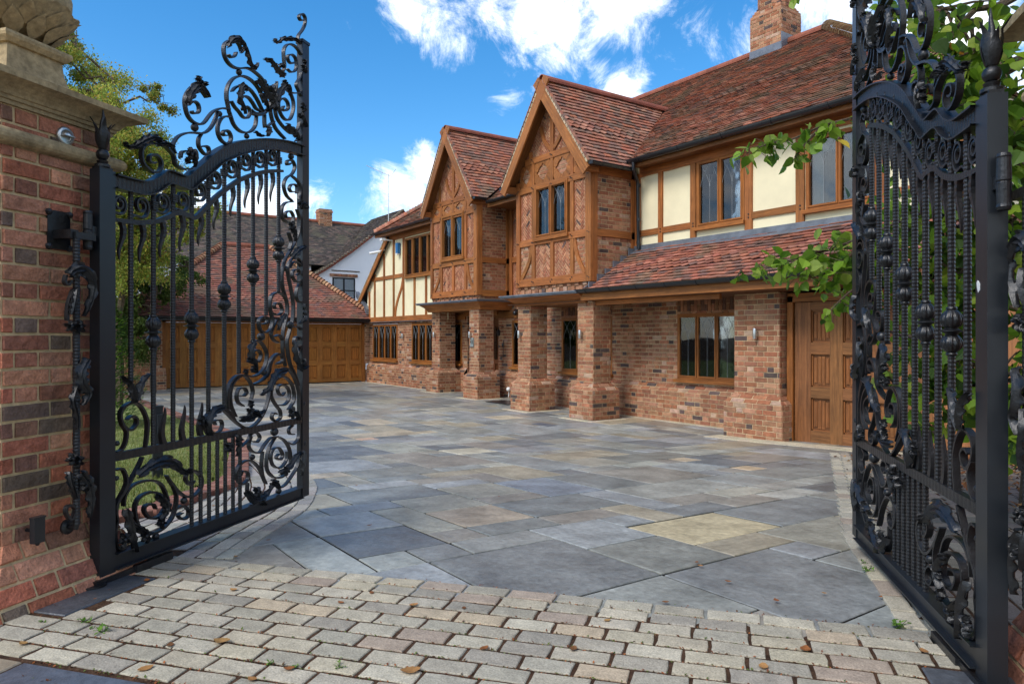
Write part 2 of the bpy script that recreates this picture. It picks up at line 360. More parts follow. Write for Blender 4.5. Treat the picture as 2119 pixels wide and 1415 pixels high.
def halfridge(mb, p0, p1, r=.11, seg=.32, colf=tilec, taper=.0, up=Vector((0, 0, 1)), n=8, drop=.3):
    p0, p1 = Vector(p0), Vector(p1); ln = (p1-p0).length; A = (p1-p0).normalized(); S = A.cross(up).normalized(); Uu = S.cross(A).normalized(); k = max(1, round(ln/seg))
    for i in range(k):
        a = p0+A*ln*i/k; b = p0+A*(ln*(i+1)/k+.012); ra = r*(1+taper)+rnd(0, .004); rb = r*(1-taper)+rnd(0, .003); vs = []
        for (q, rr) in ((a, ra), (b, rb)):
            for kk in (0, 1):
                for j in range(n+1):
                    th = -drop+(math.pi+2*drop)*j/n; e = rr-.014*kk; vs.append(q+S*math.cos(th)*e+Uu*math.sin(th)*e)
        m = n+1; fs = []
        for j in range(n): fs += [(j, j+1, 2*m+j+1, 2*m+j), (m+j+1, m+j, 3*m+j, 3*m+j+1), (j+1, j, m+j, m+j+1), (2*m+j, 2*m+j+1, 3*m+j+1, 3*m+j)]
        mb.mesh(vs, fs, colf())
def gutter(parent, p0, p1, Nn, r=.058, name='gutter', brk=.9):
    p0, p1, Nn = Vector(p0), Vector(p1), Vector(Nn).normalized(); A = (p1-p0).normalized(); ln = (p1-p0).length; m = MB(); up = Vector((0, 0, 1)); n = 8
    def seg(a, b, ro, ri):
        vs = []
        for q in (a, b):
            for rr in (ro, ri):
                for j in range(n+1):
                    th = math.pi+math.pi*j/n; vs.append(q+Nn*math.cos(th)*rr+up*math.sin(th)*rr*1.05)
        k = n+1; fs = []
        for j in range(n): fs += [(j, j+1, 2*k+j+1, 2*k+j), (k+j+1, k+j, 3*k+j, 3*k+j+1), (j, k+j, k+j+1, j+1), (2*k+j, 2*k+j+1, 3*k+j+1, 3*k+j)]
        fs += [(0, 2*k, 3*k, k), (n, k+n, 3*k+n, 2*k+n)]; m.mesh(vs, fs)
    seg(p0, p1, r, r-.006); t = .25
    while t < ln: seg(p0+A*t, p0+A*(t+.035), r+.007, r-.001); m.obox(p0+A*t-Nn*(r+.004)+up*0, A*.035, up*.012, Nn*.02); t += brk
    m.obox(p0-A*.004-Nn*r-up*r, A*.004, up*r, Nn*2*r); m.obox(p1-Nn*r-up*r, A*.004, up*r, Nn*2*r)
    return m.build(name, GUT, parent)
def cmr(pts, step=None, k=6):
    pts = [tuple(p) for p in pts]; out_ = []; n = len(pts)
    for i in range(n-1):
        p0 = pts[max(i-1, 0)]; p1 = pts[i]; p2 = pts[i+1]; p3 = pts[min(i+2, n-1)]
        for j in range(k):
            t = j/k; out_.append(tuple(.5*((2*b)+(-a+c)*t+(2*a-5*b+4*c-d)*t*t+(-a+3*b-3*c+d)*t**3) for a, b, c, d in zip(p0, p1, p2, p3)))
    out_.append(pts[-1]); return out_
def gz(X, Y):
    t = (10.5-(-CB*X+CA*Y))/6.9; w = .12
    if t > .5: t = 1-t; f = lambda u: 1-u
    else: f = lambda u: u
    t = 0 if t < -w else (t if t > w else (t+w)**2/(4*w)); return .33*f(t)
# ------------------------------------------------------------------ windows
Z = Vector((0, 0, 1)); XU = Vector((1, 0, 0)); YU = Vector((0, 1, 0)); FN = Vector((0, -1, 0)); XN = Vector((1, 0, 0))
def window(parent, O, U, Nn, w, h, n, curtain=None, arc=True, col_=None, fm=None, sill=True, f=.036, proud=.012, blind=0, name='window'):
    O, U, Nn = Vector(O), Vector(U), Vector(Nn); c = col_ or jit((.30, .105, .022), .08); m = MB(); fm = fm or OAK
    P = lambda u, v, q: O+U*u+Z*v+Nn*q
    def bar(u0, v0, u1, v1, wd, q0, q1): m.beam(P(u0, v0, q0), P(u1, v1, q0), wd, q1-q0, Nn, c)
    bar(f/2, 0, f/2, h, f, -.05, proud); bar(w-f/2, 0, w-f/2, h, f, -.05, proud)
    bar(f, f/2, w-f, f/2, f, -.05, proud-.002); bar(f, h-f/2, w-f, h-f/2, f, -.05, proud-.002)
    lw = (w-2*f)/n
    for i in range(1, n): bar(f+lw*i, f, f+lw*i, h-f, .028, -.05, proud-.004)
    g = .026
    cells = []
    for i in range(n):
        a = f+lw*i+(.010 if i else 0); b = f+lw*(i+1)-(.010 if i < n-1 else 0); lo, hi = f, h-f
        bar(a+g/2, lo, a+g/2, hi, g, -.045, proud+.012); bar(b-g/2, lo, b-g/2, hi, g, -.045, proud+.012)
        bar(a+g, lo+g/2, b-g, lo+g/2, g, -.045, proud+.010); bar(a+g, hi-g/2, b-g, hi-g/2, g, -.045, proud+.010)
        cells.append((a+g-.004, lo+g-.004, b-g+.004, hi-g+.004))
    wo = m.build(name, fm, parent)
    for (a, lo, b, hi) in cells:
        p = MB(); p.obox(P(a, lo, -.006), U*(b-a), Z*(hi-lo), Nn*.006); p.build('pane', GLASS, wo)
        if arc:
            l = MB(); W_ = b-a; H_ = hi-lo; r = .0024
            def tb(pts): l.tube([P(x, y, .001) for x, y in pts], r, 4, cap=False)
            tb([(a+W_/2, lo), (a+W_/2, hi-H_*.20)])
            sp = hi-H_*.40; R_ = W_*1.0
            for sgn in (1, -1):
                for ce, rr in ((0, 1.0), (.5, 1.0)):
                    pts = []
                    for k in range(10):
                        t = k/9; y = sp+(hi-sp)*t; x = ce*W_+(W_*(.5*t**1.6) if True else 0)
                        if sgn < 0: x = W_-x
                        pts.append((a+min(max(x, 0), W_), y))
                    tb(pts)
            l.build('leading', CAME, wo)
    if sill:
        s = MB(); s.beam(P(-.03, -.028, -.04), P(w+.03, -.028, -.04), .055, .13, Nn, c); s.build('sill', fm, wo)
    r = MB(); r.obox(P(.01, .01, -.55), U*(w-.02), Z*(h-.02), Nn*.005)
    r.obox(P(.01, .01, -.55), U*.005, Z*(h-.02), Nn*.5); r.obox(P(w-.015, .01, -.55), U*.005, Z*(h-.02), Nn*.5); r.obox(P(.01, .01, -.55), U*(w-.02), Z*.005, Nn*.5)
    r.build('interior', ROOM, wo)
    if curtain is not None:
        k = MB(); cm, spans = curtain
        for (a, b) in spans:
            nn = int((b-a)*w/.03); vs = []; fs = []
            for i in range(nn+1):
                x = (a+(b-a)*i/nn)*w; q = -.12+.014*math.sin(i*1.7)+.006*math.sin(i*.9)
                vs += [P(x, .04, q), P(x, h-.04, q)]
            for i in range(nn): fs.append((2*i, 2*i+2, 2*i+3, 2*i+1))
            k.mesh(vs, fs)
        k.build('curtain', cm, wo, smooth=True)
    if blind:
        k = MB(); k.obox(P(.04, h-.05-blind, -.10), U*(w-.08), Z*blind, Nn*.01); k.build('blind', CURT, wo)
    return wo

# ------------------------------------------------------------------ the half-timbered house
house = empty('half_timbered_house', (-14, 11, 0), 'large brick and oak-beamed house with two steep tiled gables above brick pillars', 'house')
bw, mo = MB(), MB(); WX = lambda x, y=9.55: (x, y, 0)
def wallseg(x0, x1, y, ztop, holes=(), plinth=True, pr=.10, x0p=None, x1p=None, zc0=.52, zc1=.64):
    hs_ = [(a-x0, b, c-x0, d) for a, b, c, d in holes]
    bricks(bw, mo, (x0, y, 0), XU, Z, FN, [(0, zc1), (x1-x0, zc1), (x1-x0, ztop), (0, ztop)], hs_)
    if plinth:
        a = x0p if x0p is not None else x0; b = x1p if x1p is not None else x1
        bricks(bw, mo, (a, y-pr, 0), XU, Z, FN, [(0, -.05), (b-a, -.05), (b-a, zc0), (0, zc0)], dark=.10)
        V = Vector((0, pr, zc1-zc0)); l = V.length; bricks(bw, mo, (a, y-pr, zc0), XU, V.normalized(), Vector((0, -V.z, V.y)).normalized(), [(0, 0), (b-a, 0), (b-a, l), (0, l)], cr=l/2, mode='stretcher', dark=.14)
# left wing, recess, right range
wallseg(-21.9, -17.4, 9.55, 1.95, [(-21.61, .72, -19.78, 1.88), (-18.84, .72, -17.48, 1.88)])
wallseg(-17.4, -16.36, 9.95, 2.4, [(-17.19, .72, -16.62, 1.9)])
wallseg(-14.85, -12.9, 9.95, 2.4, [(-14.25, .72, -13.1, 1.9)], x0p=-14.98)
wallseg(-12.9, -6.6, 9.55, 2.35, [(-11.83, .72, -10.26, 1.9), (-8.59, .72, -7.29, 1.9)])
bricks(bw, mo, (-12.9, 9.95, 0), -YU, Z, Vector((-1, 0, 0)), [(0, 0), (.4, 0), (.4, 2.4), (0, 2.4)])
bricks(bw, mo, (-14.85, 10.5, 0), -YU, Z, Vector((-1, 0, 0)), [(0, 0), (.55, 0), (.55, 2.2), (0, 2.2)])
bricks(bw, mo, (-16.36, 9.95, 0), YU, Z, XN, [(0, 0), (.5, 0), (.5, 2.4), (0, 2.4)])
# soldier courses above the windows
for x0, x1, y, z in ((-11.83, -10.26, 9.55, 1.92), (-8.59, -7.2, 9.55, 1.92)):
    bricks(bw, None, (x0, y-.004, z), Z, XU, FN, [(0, 0), (.2, 0), (.2, x1-x0), (0, x1-x0)], cr=.075, mode='stretcher', dark=.3, colf=lambda: jit(random.choice([(.22, .10, .05), (.30, .13, .07), (.12, .06, .04)]), .2), h=.012)
# dentil courses under the two gables
def dentil(x0, x1, y, z0, z1):
    for r in range(2):
        zz = z0+(z1-z0)*r/2; u = x0; k = r
        while u < x1-.02:
            e = min(u+.1125, x1); slab(bw, [(u+.004, zz+.005), (e-.004, zz+.005), (e-.004, zz+(z1-z0)/2-.004), (u+.004, zz+(z1-z0)/2-.004)], lambda a, b: Vector((a, y, b)), FN, 0, .012+(.02 if k % 2 else 0), brickc(.15)); u += .1125; k += 1
    mo.face([(x0, y, z0), (x1, y, z0), (x1, y, z1), (x0, y, z1)])
dentil(-11.88, -9.58, 8.47, 2.33, 2.52); dentil(-16.68, -14.36, 9.07, 2.36, 2.52)
# gable side walls (face +X)
G = dict(g1=dict(xl=-16.68, xr=-14.36, y=9.05, zb=2.50, wall=9.95, cx=-15.52, ez=4.78, er=-14.24, el=-16.80, by=8.80, rz=6.68, back=11.93, wy=9.05),
         g2=dict(xl=-11.88, xr=-9.58, y=8.45, zb=2.50, wall=9.50, cx=-10.73, ez=4.55, er=-9.39, el=-12.07, by=8.18, rz=6.36, back=11.47, wy=8.45))
for g in G.values():
    bricks(bw, mo, (g['xr']-.03, g['y'], 0), YU, Z, XN, [(0, g['zb']-.17), (g['wall']-g['y'], g['zb']-.17), (g['wall']-g['y'], g['ez']+.05), (0, g['ez']+.05)])
    bricks(bw, mo, (g['xl']+.03, g['y'], 0), YU, Z, Vector((-1, 0, 0)), [(0, g['zb']-.17), (g['wall']-g['y'], g['zb']-.17), (g['wall']-g['y'], g['ez']), (0, g['ez'])])
bw_o = bw.build('brick_wall', BRICK, house); mo.build('mortar_bed', MORTAR, house)
# recess upper wall between the gables
rw = MB(); rm = MB()
herring(rw, rm, (-14.4, 9.95, 0), XU, Z, FN, [(0, 2.3), (2.55, 2.3), (2.55, 4.7), (0, 4.7)])
hb = rw.build('herringbone_brickwork', BRICK, house); rm.build('mortar_bed', MORTAR, hb)
def beam(parent, p0, p1, w, Nn=FN, dep=.05, name='timber_post', wob=.04):
    m = MB(); m.beam(p0, p1, w, dep, Nn, oakc(), wob); return m.build(name, OAK, parent)
def pegs(m, x, y, z, Nn=FN):
    m.lathe(Vector((x, y, z)), [(.012, 0), (.012, .012)], 6, A=Nn)
# ---- gables
def gable(g, key):
    y = g['y']; xl, xr, cx = g['xl'], g['xr'], g['cx']; sl_ = (g['rz']-g['ez'])/(g['er']-g['cx']); zt = g['rz']-.16
    w = xr-xl; u = lambda t: xl+t*w
    z0, z1, z2, z3, z4 = g['zb'], g['zb']+.84, g['zb']+1.86, g['zb']+2.22, g['zb']+2.50
    if key == 'g1': z1, z2, z3, z4 = 3.33, 4.53, 4.9, 5.05
    else: z1, z2, z3, z4 = 3.36, 4.42, 4.97, 5.1
    gm, gg = MB(), MB()
    zr = lambda x: zt-abs(x-cx)*sl_
    xb = .13; verts = [u(t) for t in (0, .17, .27, .49, .75, 1)]
    # infill
    A_, B_, C_, D_ = xl+.06, xl+w*.24, xl+w*.76, xr-.1
    def panel(x0, x1, za, zb, hb_=True):
        reg = [(x0-xl, za), (x1-xl, za), (x1-xl, zb), (x0-xl, zb)]
        if hb_: herring(gm, gg, (xl, y, 0), XU, Z, FN, reg)
        else: bricks(gm, gg, (xl, y, 0), XU, Z, FN, reg)
    panel(A_, B_, z0, z1, False); panel(B_, cx, z0, z1); panel(cx, C_, z0, z1); panel(C_, D_, z0, z1, False)
    panel(A_, B_, z1, z2); panel(C_, D_, z1, z2)
    tri = [(xl+.05-xl, z2), (xr-.05-xl, z2), (xr-.05-xl, max(z2+.02, zr(xr-.05))), (cx-xl, zt), (xl+.05-xl, max(z2+.02, zr(xl+.05)))]
    regA = clip([(0, z2), (w, z2), (w, z3), (0, z3)], tri); bricks(gm, gg, (xl, y, 0), XU, Z, FN, regA, dark=.03)
    regB = clip([(0, z3), (w, z3), (w, zt+1), (0, zt+1)], tri); herring(gm, gg, (xl, y, 0), XU, Z, FN, regB)
    bay = gm.build('gable_brickwork', BRICK, house); gg.build('mortar_bed', MORTAR, bay)
    P = lambda x, z, q=0: (x, y-q, z)
    # frame
    beam(bay, P(xr-.07, z0-.02), P(xr-.07, zr(xr-.07) if False else g['ez']+.12), .15, dep=.06, name='corner_post')
    beam(bay, P(xl+.05, z0-.02), P(xl+.05, g['ez']+.05), .12, dep=.05, name='corner_post')
    for zz, ww in ((z0+.06, .15), (z1, .13), (z2, .13)): beam(bay, P(xl+.09, zz), P(xr-.145, zz), ww, name='timber_rail', dep=.045)
    hw = (zt-z3)/sl_; beam(bay, P(cx-hw+.05, z3), P(cx+hw-.05, z3), .12, name='timber_rail', dep=.045)
    for x in (B_, cx, C_): beam(bay, P(x, z0+.135), P(x, z1-.065), .10, dep=.04)
    for x in (B_, C_): beam(bay, P(x, z1+.065), P(x, z2-.065), .10, dep=.04)
    for x in (B_, cx, C_): beam(bay, P(x, z2+.065), P(x, z3-.06), .09, dep=.04)
    beam(bay, P(cx, z3+.06), P(cx, zt-.12), .11, dep=.04, name='king_post')
    # curved braces, lower and upper
    def brace(pts, ww=.085):
        m = MB(); pp = cmr(pts, k=4)
        c = oakc()
        for a, b in zip(pp[:-1], pp[1:]):
            m.beam(P(*a), P(*b), ww, .036, FN, c)
        m.build('timber_brace', OAK, bay)
    brace([(B_-.06, z1-.07), (B_-.16, z1-.4), (xl+.14, z0+.14)]); brace([(C_+.06, z1-.07), (C_+.15, z1-.4), (xr-.2, z0+.14)])
    hq = .36; brace([(cx-.05, z3+.12), (cx-.25, z3+.32), (cx-.36, z3+.60)], .08); brace([(cx+.05, z3+.12), (cx+.25, z3+.32), (cx+.36, z3+.60)], .08)
    beam(bay, P(B_-.1, z3+.06), P(B_-.1, min(zr(B_-.1)-.1, z3+.45)), .08, dep=.036); beam(bay, P(C_+.1, z3+.06), P(C_+.1, min(zr(C_+.1)-.1, z3+.45)), .08, dep=.036)
    # quatrefoil band: oak boards with an oval opening showing brick
    sq = [(xl+.11, B_-.045), (B_+.045, cx-.045), (cx+.045, C_-.045), (C_+.045, xr-.145)]
    for (a, b) in sq:
        m = MB(); za, zb = z2+.065, z3-.06; xm, zm = (a+b)/2, (za+zb)/2; n = 24; rx, rz_ = (b-a)*.30, (zb-za)*.33; c = oakc(); vs = []; fs = []
        for i in range(n):
            th = 2*math.pi*i/n; k = 1+.30*max(0, math.cos(4*th))**6
            ci, si = math.cos(th), math.sin(th); s_ = min((b-a)/2/abs(ci) if abs(ci) > 1e-6 else 9, (zb-za)/2/abs(si) if abs(si) > 1e-6 else 9)
            ins_ = (xm+ci*rx*k, zm+si*rz_*k); ous = (xm+ci*s_, zm+si*s_)
            vs += [P(*ins_, .0), P(*ins_, .03), P(*ous, .03), P(*ous, .0)]
        for i in range(n):
            j = (i+1) % n
            for q in range(3): m.face([vs[4*i+q], vs[4*i+q+1], vs[4*j+q+1], vs[4*j+q]], c, [(vs[4*i+q][0], vs[4*i+q][2])]*2+[(vs[4*j+q][0], vs[4*j+q][2])]*2)
        m.build('quatrefoil_panel', OAK, bay)
    pg = MB()
    for zz in (z0+.06, z1, z2, z3):
        for x in (B_, cx, C_, xl+.05, xr-.07):
            if zz == z3 and (x < cx-hw+.1 or x > cx+hw-.1): continue
            for dx in (-.02, .025): pegs(pg, x+dx, y-.055, zz+rnd(-.02, .02))
    pg.build('oak_pegs', DARKW, bay)
    # side frame
    xs = xr
    for (ya, yb, zz, ww) in ((y+.0, g['wall'], z1, .13), (y, g['wall'], z0+.03, .15), (y, g['wall'], g['ez']-.06, .16)):
        beam(bay, (xs-.04, ya+.09, zz), (xs-.04, yb, zz), ww, XN, dep=.05, name='timber_rail')
    beam(bay, (xs-.04, y+.03, z0-.02), (xs-.04, y+.03, g['ez']+.05), .13, XN, dep=.055, name='corner_post')
    beam(bay, (xs-.04, g['wall']-.05, z0-.02), (xs-.04, g['wall']-.05, g['ez']), .11, XN, dep=.05, name='timber_post')
    # window
    if key == 'g1': a, b, za, zb = -16.08, -14.98, 3.45, 4.58
    else: a, b, za, zb = -11.25, -10.24, 3.41, 4.43
    window(bay, (a, y, za), XU, FN, b-a, zb-za, 2, curtain=(CURTG, [(.02, .5)]) if key == 'g2' else (CURTG, [(.05, .45)]), proud=.06)
    bg_ = MB(); bg_.box((B_-.02, y+.012, z1), (a+.02, y+.03, z2)); bg_.box((b-.02, y+.012, z1), (C_+.02, y+.03, z2)); bg_.box((a, y+.012, z1-.02), (b, y+.03, za+.02)); bg_.box((a, y+.012, zb-.02), (b, y+.03, z2+.02)); bg_.build('infill_board', ROOM, bay)
    # roof
    r_ = MB(); ru = MB()
    for sg in (1, -1):
        ex = g['er'] if sg > 0 else g['el']; e = Vector((ex, g['by'], g['ez'])); S = Vector((cx-ex, 0, g['rz']-g['ez'])); ln = S.length; S.normalize()
        yb = 9.2+.0; reg = [(0, 0), (yb-g['by'], 0), (g['back']-g['by'], ln), (0, ln)]
        tiles(r_, ru, e, YU, S, reg, club=(9, 10, 11) if sg > 0 else ())
    ro_ = r_.build('tiled_roof', TILE, house); ru.build('roof_underlay', DARKW, ro_)
    h_ = MB(); halfridge(h_, (cx, g['by']-.02, g['rz']+.0), (cx, g['back']+.1, g['rz']+.0), .09, .33, lambda: jit((.25, .08, .05), .15)); h_.build('ridge_tiles', TILE, ro_)
    # verge: bargeboards, pale mortared tile edge, soffit
    vg = MB()
    for sg in (1, -1):
        ex = g['er'] if sg > 0 else g['el']; p0 = Vector((ex, g['by'], g['ez'])); p1 = Vector((cx, g['by'], g['rz'])); A = (p1-p0).normalized(); ln = (p1-p0).length; up = A.cross(YU); up = up if up.z > 0 else -up
        b_ = MB(); b_.beam(p0-A*.10+up*(-.13)+Vector((0, .0, 0)), p1+up*(-.13)+A*.10, .19, .035, FN, oakc(), .01); b_.build('bargeboard', OAK, ro_); vg = MB()
        s_ = MB(); s_.beam(p0-A*.02+up*(-.075)+Vector((0, g['y']-g['by'], 0)), p1+up*(-.075)+Vector((0, g['y']-g['by'], 0)), .03, g['y']-g['by']-.002, FN, jit((.16, .06, .015), .1)); s_.build('soffit', OAK, ro_)
        k = int(ln/.1)
        for i in range(k):
            q = p0+A*(i*.1); vg.obox(q-up*.035+Vector((0, -.03, 0)), A*.085, up*(.045+rnd(-.004, .006)), Vector((0, .05, 0)), jit((.46, .36, .24), .2))
            vg.obox(q+up*.008+Vector((0, -.045, 0)), A*.102+up*.012, up*.012, Vector((0, .06, 0)), tilec())
        vg.build('verge_tiles', TILE, ro_)
    ap = MB(); yy = g['by']-.037; pz = [(cx, g['rz']-.01), (cx-.15, g['rz']-.22), (cx, g['rz']-.40), (cx+.15, g['rz']-.22)]
    ap.mesh([(a_, yy, b_) for a_, b_ in pz]+[(a_, yy+.03, b_) for a_, b_ in pz], [(0, 1, 2, 3), (7, 6, 5, 4), (0, 4, 5, 1), (1, 5, 6, 2), (2, 6, 7, 3), (3, 7, 4, 0)], oakc()); ap.build('apex_board', OAK, ro_)
    for ex in (g['er'], g['el']):
        m = MB(); s = .16 if ex == g['er'] else -.16
        m.beam((ex-s*.0-(.12 if s > 0 else -.12), g['by']+.005, g['ez']-.14), (ex-(.12 if s > 0 else -.12), g['y']+.02, g['ez']-.14), .12, .12, Z, oakc()); m.build('purlin_end', OAK, ro_)
    gutter(ro_, (g['er']+.05, g['by']+.0, g['ez']-.005), (g['er']+.05, 9.13, g['ez']-.005), XN, .058, brk=.5)
    gutter(ro_, (g['el']-.05, g['by']+.0, g['ez']-.005), (g['el']-.05, 9.13, g['ez']-.005), Vector((-1, 0, 0)), .058, brk=.5)
    return bay
gable(G['g1'], 'g1'); gable(G['g2'], 'g2')
# recess timbers
beam(house, (-14.25, 9.95, 2.3), (-14.25, 9.95, 4.6), .12, name='timber_post'); beam(house, (-14.2, 9.95, 3.35), (-12, 9.95, 3.35), .13, name='timber_rail')
beam(house, (-14.9, 9.95, 2.02), (-12.95, 9.95, 2.02), .16, name='timber_rail'); beam(house, (-17.4, 9.95, 2.02), (-16.4, 9.95, 2.02), .16, name='timber_rail')
# ---- pillars
def pillar(cx, cy, sw, ztop, pl=.11, sx=None, parent=house, zc0=.52, zc1=.64):
    m, k = MB(), MB(); sx = sx or sw; a, b = sx/2, sw/2
    for (O, U, Nn, ln) in (((cx-a, cy-b), XU, FN, 2*a), ((cx+a, cy-b), YU, XN, 2*b), ((cx-a, cy+b), -YU, -XN, 2*b), ((cx+a, cy+b), -XU, YU, 2*a)):
        O3 = Vector((O[0], O[1], 0))
        bricks(m, k, O3, U, Z, Nn, [(0, zc1), (ln, zc1), (ln, ztop), (0, ztop)], dark=.09)
        Op = O3+Nn*pl-U*pl
        bricks(m, k, Op, U, Z, Nn, [(0, -.05), (ln+2*pl, -.05), (ln+2*pl, zc0), (0, zc0)], dark=.1)
        V = (-Nn*pl+Z*(zc1-zc0)); l = V.length; V.normalize(); bricks(m, k, Op+Z*zc0, U, V, V.cross(U) if (V.cross(U)).dot(Nn) > 0 else -(V.cross(U)), [(0, 0), (ln+2*pl, 0), (ln+pl, l), (pl, l)], cr=l/2, mode='stretcher', dark=.15)
    o = m.build('brick_pillar', BRICK, parent); k.build('mortar_bed', MORTAR, o); return o
P4 = pillar(-9.79, 8.66, .42, 2.14); P3 = pillar(-11.68, 8.66, .42, 2.14); P2 = pillar(-14.57, 9.26, .42, 2.16); P1 = pillar(-16.86, 9.50, .48, 2.16, sx=.42)
PG = pillar(-6.42, 9.22, .84, 2.12, sx=.76)
# ---- canopies
def canopy(x0, x1, y0, y1, z, zb, inset=.22, right=True, left=True):
    m = MB(); il = inset if left else 0; ir = inset if right else 0; c = oakc(); st = 5
    def ring(t):       # cove
        k = math.sin(t*math.pi/2); q = (1-k)
        return (x0+il*(1-q), x1-ir*(1-q), y0+inset*(1-q), zb+(z-zb)*(1-t))
    prev = None
    for i in range(st+1):
        t = i/st; a, b, yy, zz = ring(t)
        if prev:
            pa, pb, py, pz = prev
            m.face([(pa, py, pz), (pb, py, pz), (b, yy, zz), (a, yy, zz)], c, [(pz, pa), (pz, pb), (zz, b), (zz, a)])
            m.face([(pb, py, pz), (pb, y1, pz), (b, y1, zz), (b, yy, zz)], c, [(pz, py), (pz, y1), (zz, y1), (zz, yy)])
            m.face([(pa, py, pz), (pa, y1, pz), (a, y1, zz), (a, yy, zz)], c, [(pz, py), (pz, y1), (zz, y1), (zz, yy)])
        prev = (a, b, yy, zz)
    a, b, yy, zz = prev; m.face([(a, yy, zz), (b, yy, zz), (b, y1, zz), (a, y1, zz)], jit((.2, .08, .02)), [(0, a), (0, b), (1, b), (1, a)])
    o = m.build('canopy_cornice', OAK, house); l = MB(); l.box((x0-.03, y0-.03, z), (x1+(.03 if right else 0), y1, z+.028)); l.box((x0-.01, y0-.01, z-.025), (x1, y1, z-.002)); l.build('lead_edge', LEAD, o)
canopy(-17.12, -14.05, 8.82, 9.94, 2.34, 2.13); canopy(-12.12, -9.72, 8.17, 9.53, 2.285, 2.10, right=False)
# ---- doors
def boarded_door(parent, O, U, Nn, w, h, cols, rows, colr, name='door', pad=.12):
    O, U, Nn = Vector(O), Vector(U), Vector(Nn); m = MB(); P = lambda u, v, q: O+U*u+Z*v+Nn*q
    c = colr; m.beam(P(w/2, 0, -.03), P(w/2, h, -.03), w, .03, Nn, (c[0]*.75, c[1]*.7, c[2]*.65))  # backing board darkened, shade of the recesses put into its colour
    us = sorted({0, w, *[x for q in cols for x in q]}); vs_ = sorted({0, h, *[x for q in rows for x in q]})
    segs = [0]+[x for q in cols for x in q]+[w]
    for i in range(0, len(segs), 2): a, b = segs[i], segs[i+1]; m.beam(P((a+b)/2, 0, 0), P((a+b)/2, h, 0), b-a, .045, Nn, jit(c, .05))
    sv = [0]+[x for q in rows for x in q]+[h]
    for (a, b) in cols:
        for i in range(0, len(sv), 2): m.beam(P(a, (sv[i]+sv[i+1])/2, 0), P(b, (sv[i]+sv[i+1])/2, 0), sv[i+1]-sv[i], .042, Nn, jit(c, .05))
    d = m.build(name, OAK, parent)
    for (a, b) in cols:
        for (z0, z1) in rows:
            k = MB(); cc_ = jit((c[0]*1.12, c[1]*1.05, c[2]*.9), .06); n = 4; ww = (b-a-.05)/n  # panel colour lightened in place of weak relief shading
            for i in range(n):
                x = a+.025+ww*(i+.5); k.beam(P(x, z0+.03+(.025 if i in (0, n-1) else 0), 0), P(x, z1-.03-(.025 if i in (0, n-1) else 0), 0), ww*.86, .009, Nn, cc_); k.beam(P(x, z0+.06, .008), P(x, z1-.06, .008), ww*.5, .006, Nn, cc_)
            k.beam(P(a, z0+.008, 0), P(b, z0+.008, 0), .016, .018, Nn, cc_); k.beam(P(a, z1-.008, 0), P(b, z1-.008, 0), .016, .018, Nn, cc_)
            k.beam(P(a+.008, z0, 0), P(a+.008, z1, 0), .016, .018, Nn, cc_); k.beam(P(b-.008, z0, 0), P(b-.008, z1, 0), .016, .018, Nn, cc_); k.build('linenfold_panel', OAK, d)
    return d
OD = (.21, .085, .028)
sd = boarded_door(house, (-5.9, 9.0, .03), XU, FN, 1.85, 1.93, [(.24, .52), (.70, .98), (1.16, 1.44)], [(.17, .62), (.77, 1.22), (1.38, 1.82)], OD, 'timber_door')
fr = MB(); fr.beam((-5.96, 8.97, 0), (-5.96, 8.97, 2.05), .09, .05, FN, (.27, .095, .022)); fr.beam((-4.0, 8.97, 0), (-4.0, 8.97, 2.05), .09, .05, FN, (.27, .095, .022)); fr.beam((-6.0, 8.97, 2.03), (-3.9, 8.97, 2.03), .12, .05, FN, (.25, .09, .022)); fr.build('door_frame', OAK, sd)
bx = MB(); bricks(bx, bx, (-3.95, 9.0, 0), XU, Z, FN, [(0, 0), (.5, 0), (.5, 2.2), (0, 2.2)]); bx.build('brick_wall', BRICK, house)
m, k = MB(), MB(); bricks(m, k, (-3.95, 9.0, 0), YU, Z, XN, [(0, 0), (8.6, 0), (8.6, 3.1), (0, 3.1)]); o = m.build('side_wall', BRICK, house); k.build('mortar_bed', MORTAR, o)
m = MB(); m.box((-4.1, 9.56, 3.1), (-3.95, 17.6, 4.7)); m.box((-21.9, 17.45, 0), (-4.1, 17.6, 4.7)); so_w = m.build('upper_side_wall', RENDER, house)
for yy in (9.62, 11.2, 12.8, 14.4, 16.0, 17.5):
    m = MB(); m.beam((-3.95, yy, 3.1), (-3.95, yy, 4.6), .12, .03, XN); m.build('timber_post', OAK, so_w)
m = MB(); m.beam((-3.95, 9.5, 3.15), (-3.95, 17.6, 3.15), .13, .035, XN); m.build('timber_rail', OAK, so_w)
# front door in the porch recess
fd = boarded_door(house, (-16.36+.08, 10.42, .02), XU, FN, 1.38, 2.0, [(.12, .32), (.62, .80), (1.05, 1.2)], [(.12, .75), (.85, 1.75)], (.14, .045, .014), 'front_door')
fr = MB(); fr.beam((-16.31, 10.35, 0), (-16.31, 10.35, 2.1), .1, .08, FN, (.22, .075, .02)); fr.beam((-14.90, 10.35, 0), (-14.90, 10.35, 2.1), .1, .08, FN, (.22, .075, .02)); fr.beam((-16.4, 10.35, 2.06), (-14.85, 10.35, 2.06), .12, .08, FN, (.22, .075, .02)); fr.build('door_frame', OAK, fd)
gp = MB(); gp.box((-15.70, 10.37, .9), (-15.58, 10.385, 1.72)); gp.box((-15.25, 10.37, .9), (-15.14, 10.385, 1.72)); gp.build('door_glass', GLASS, fd)
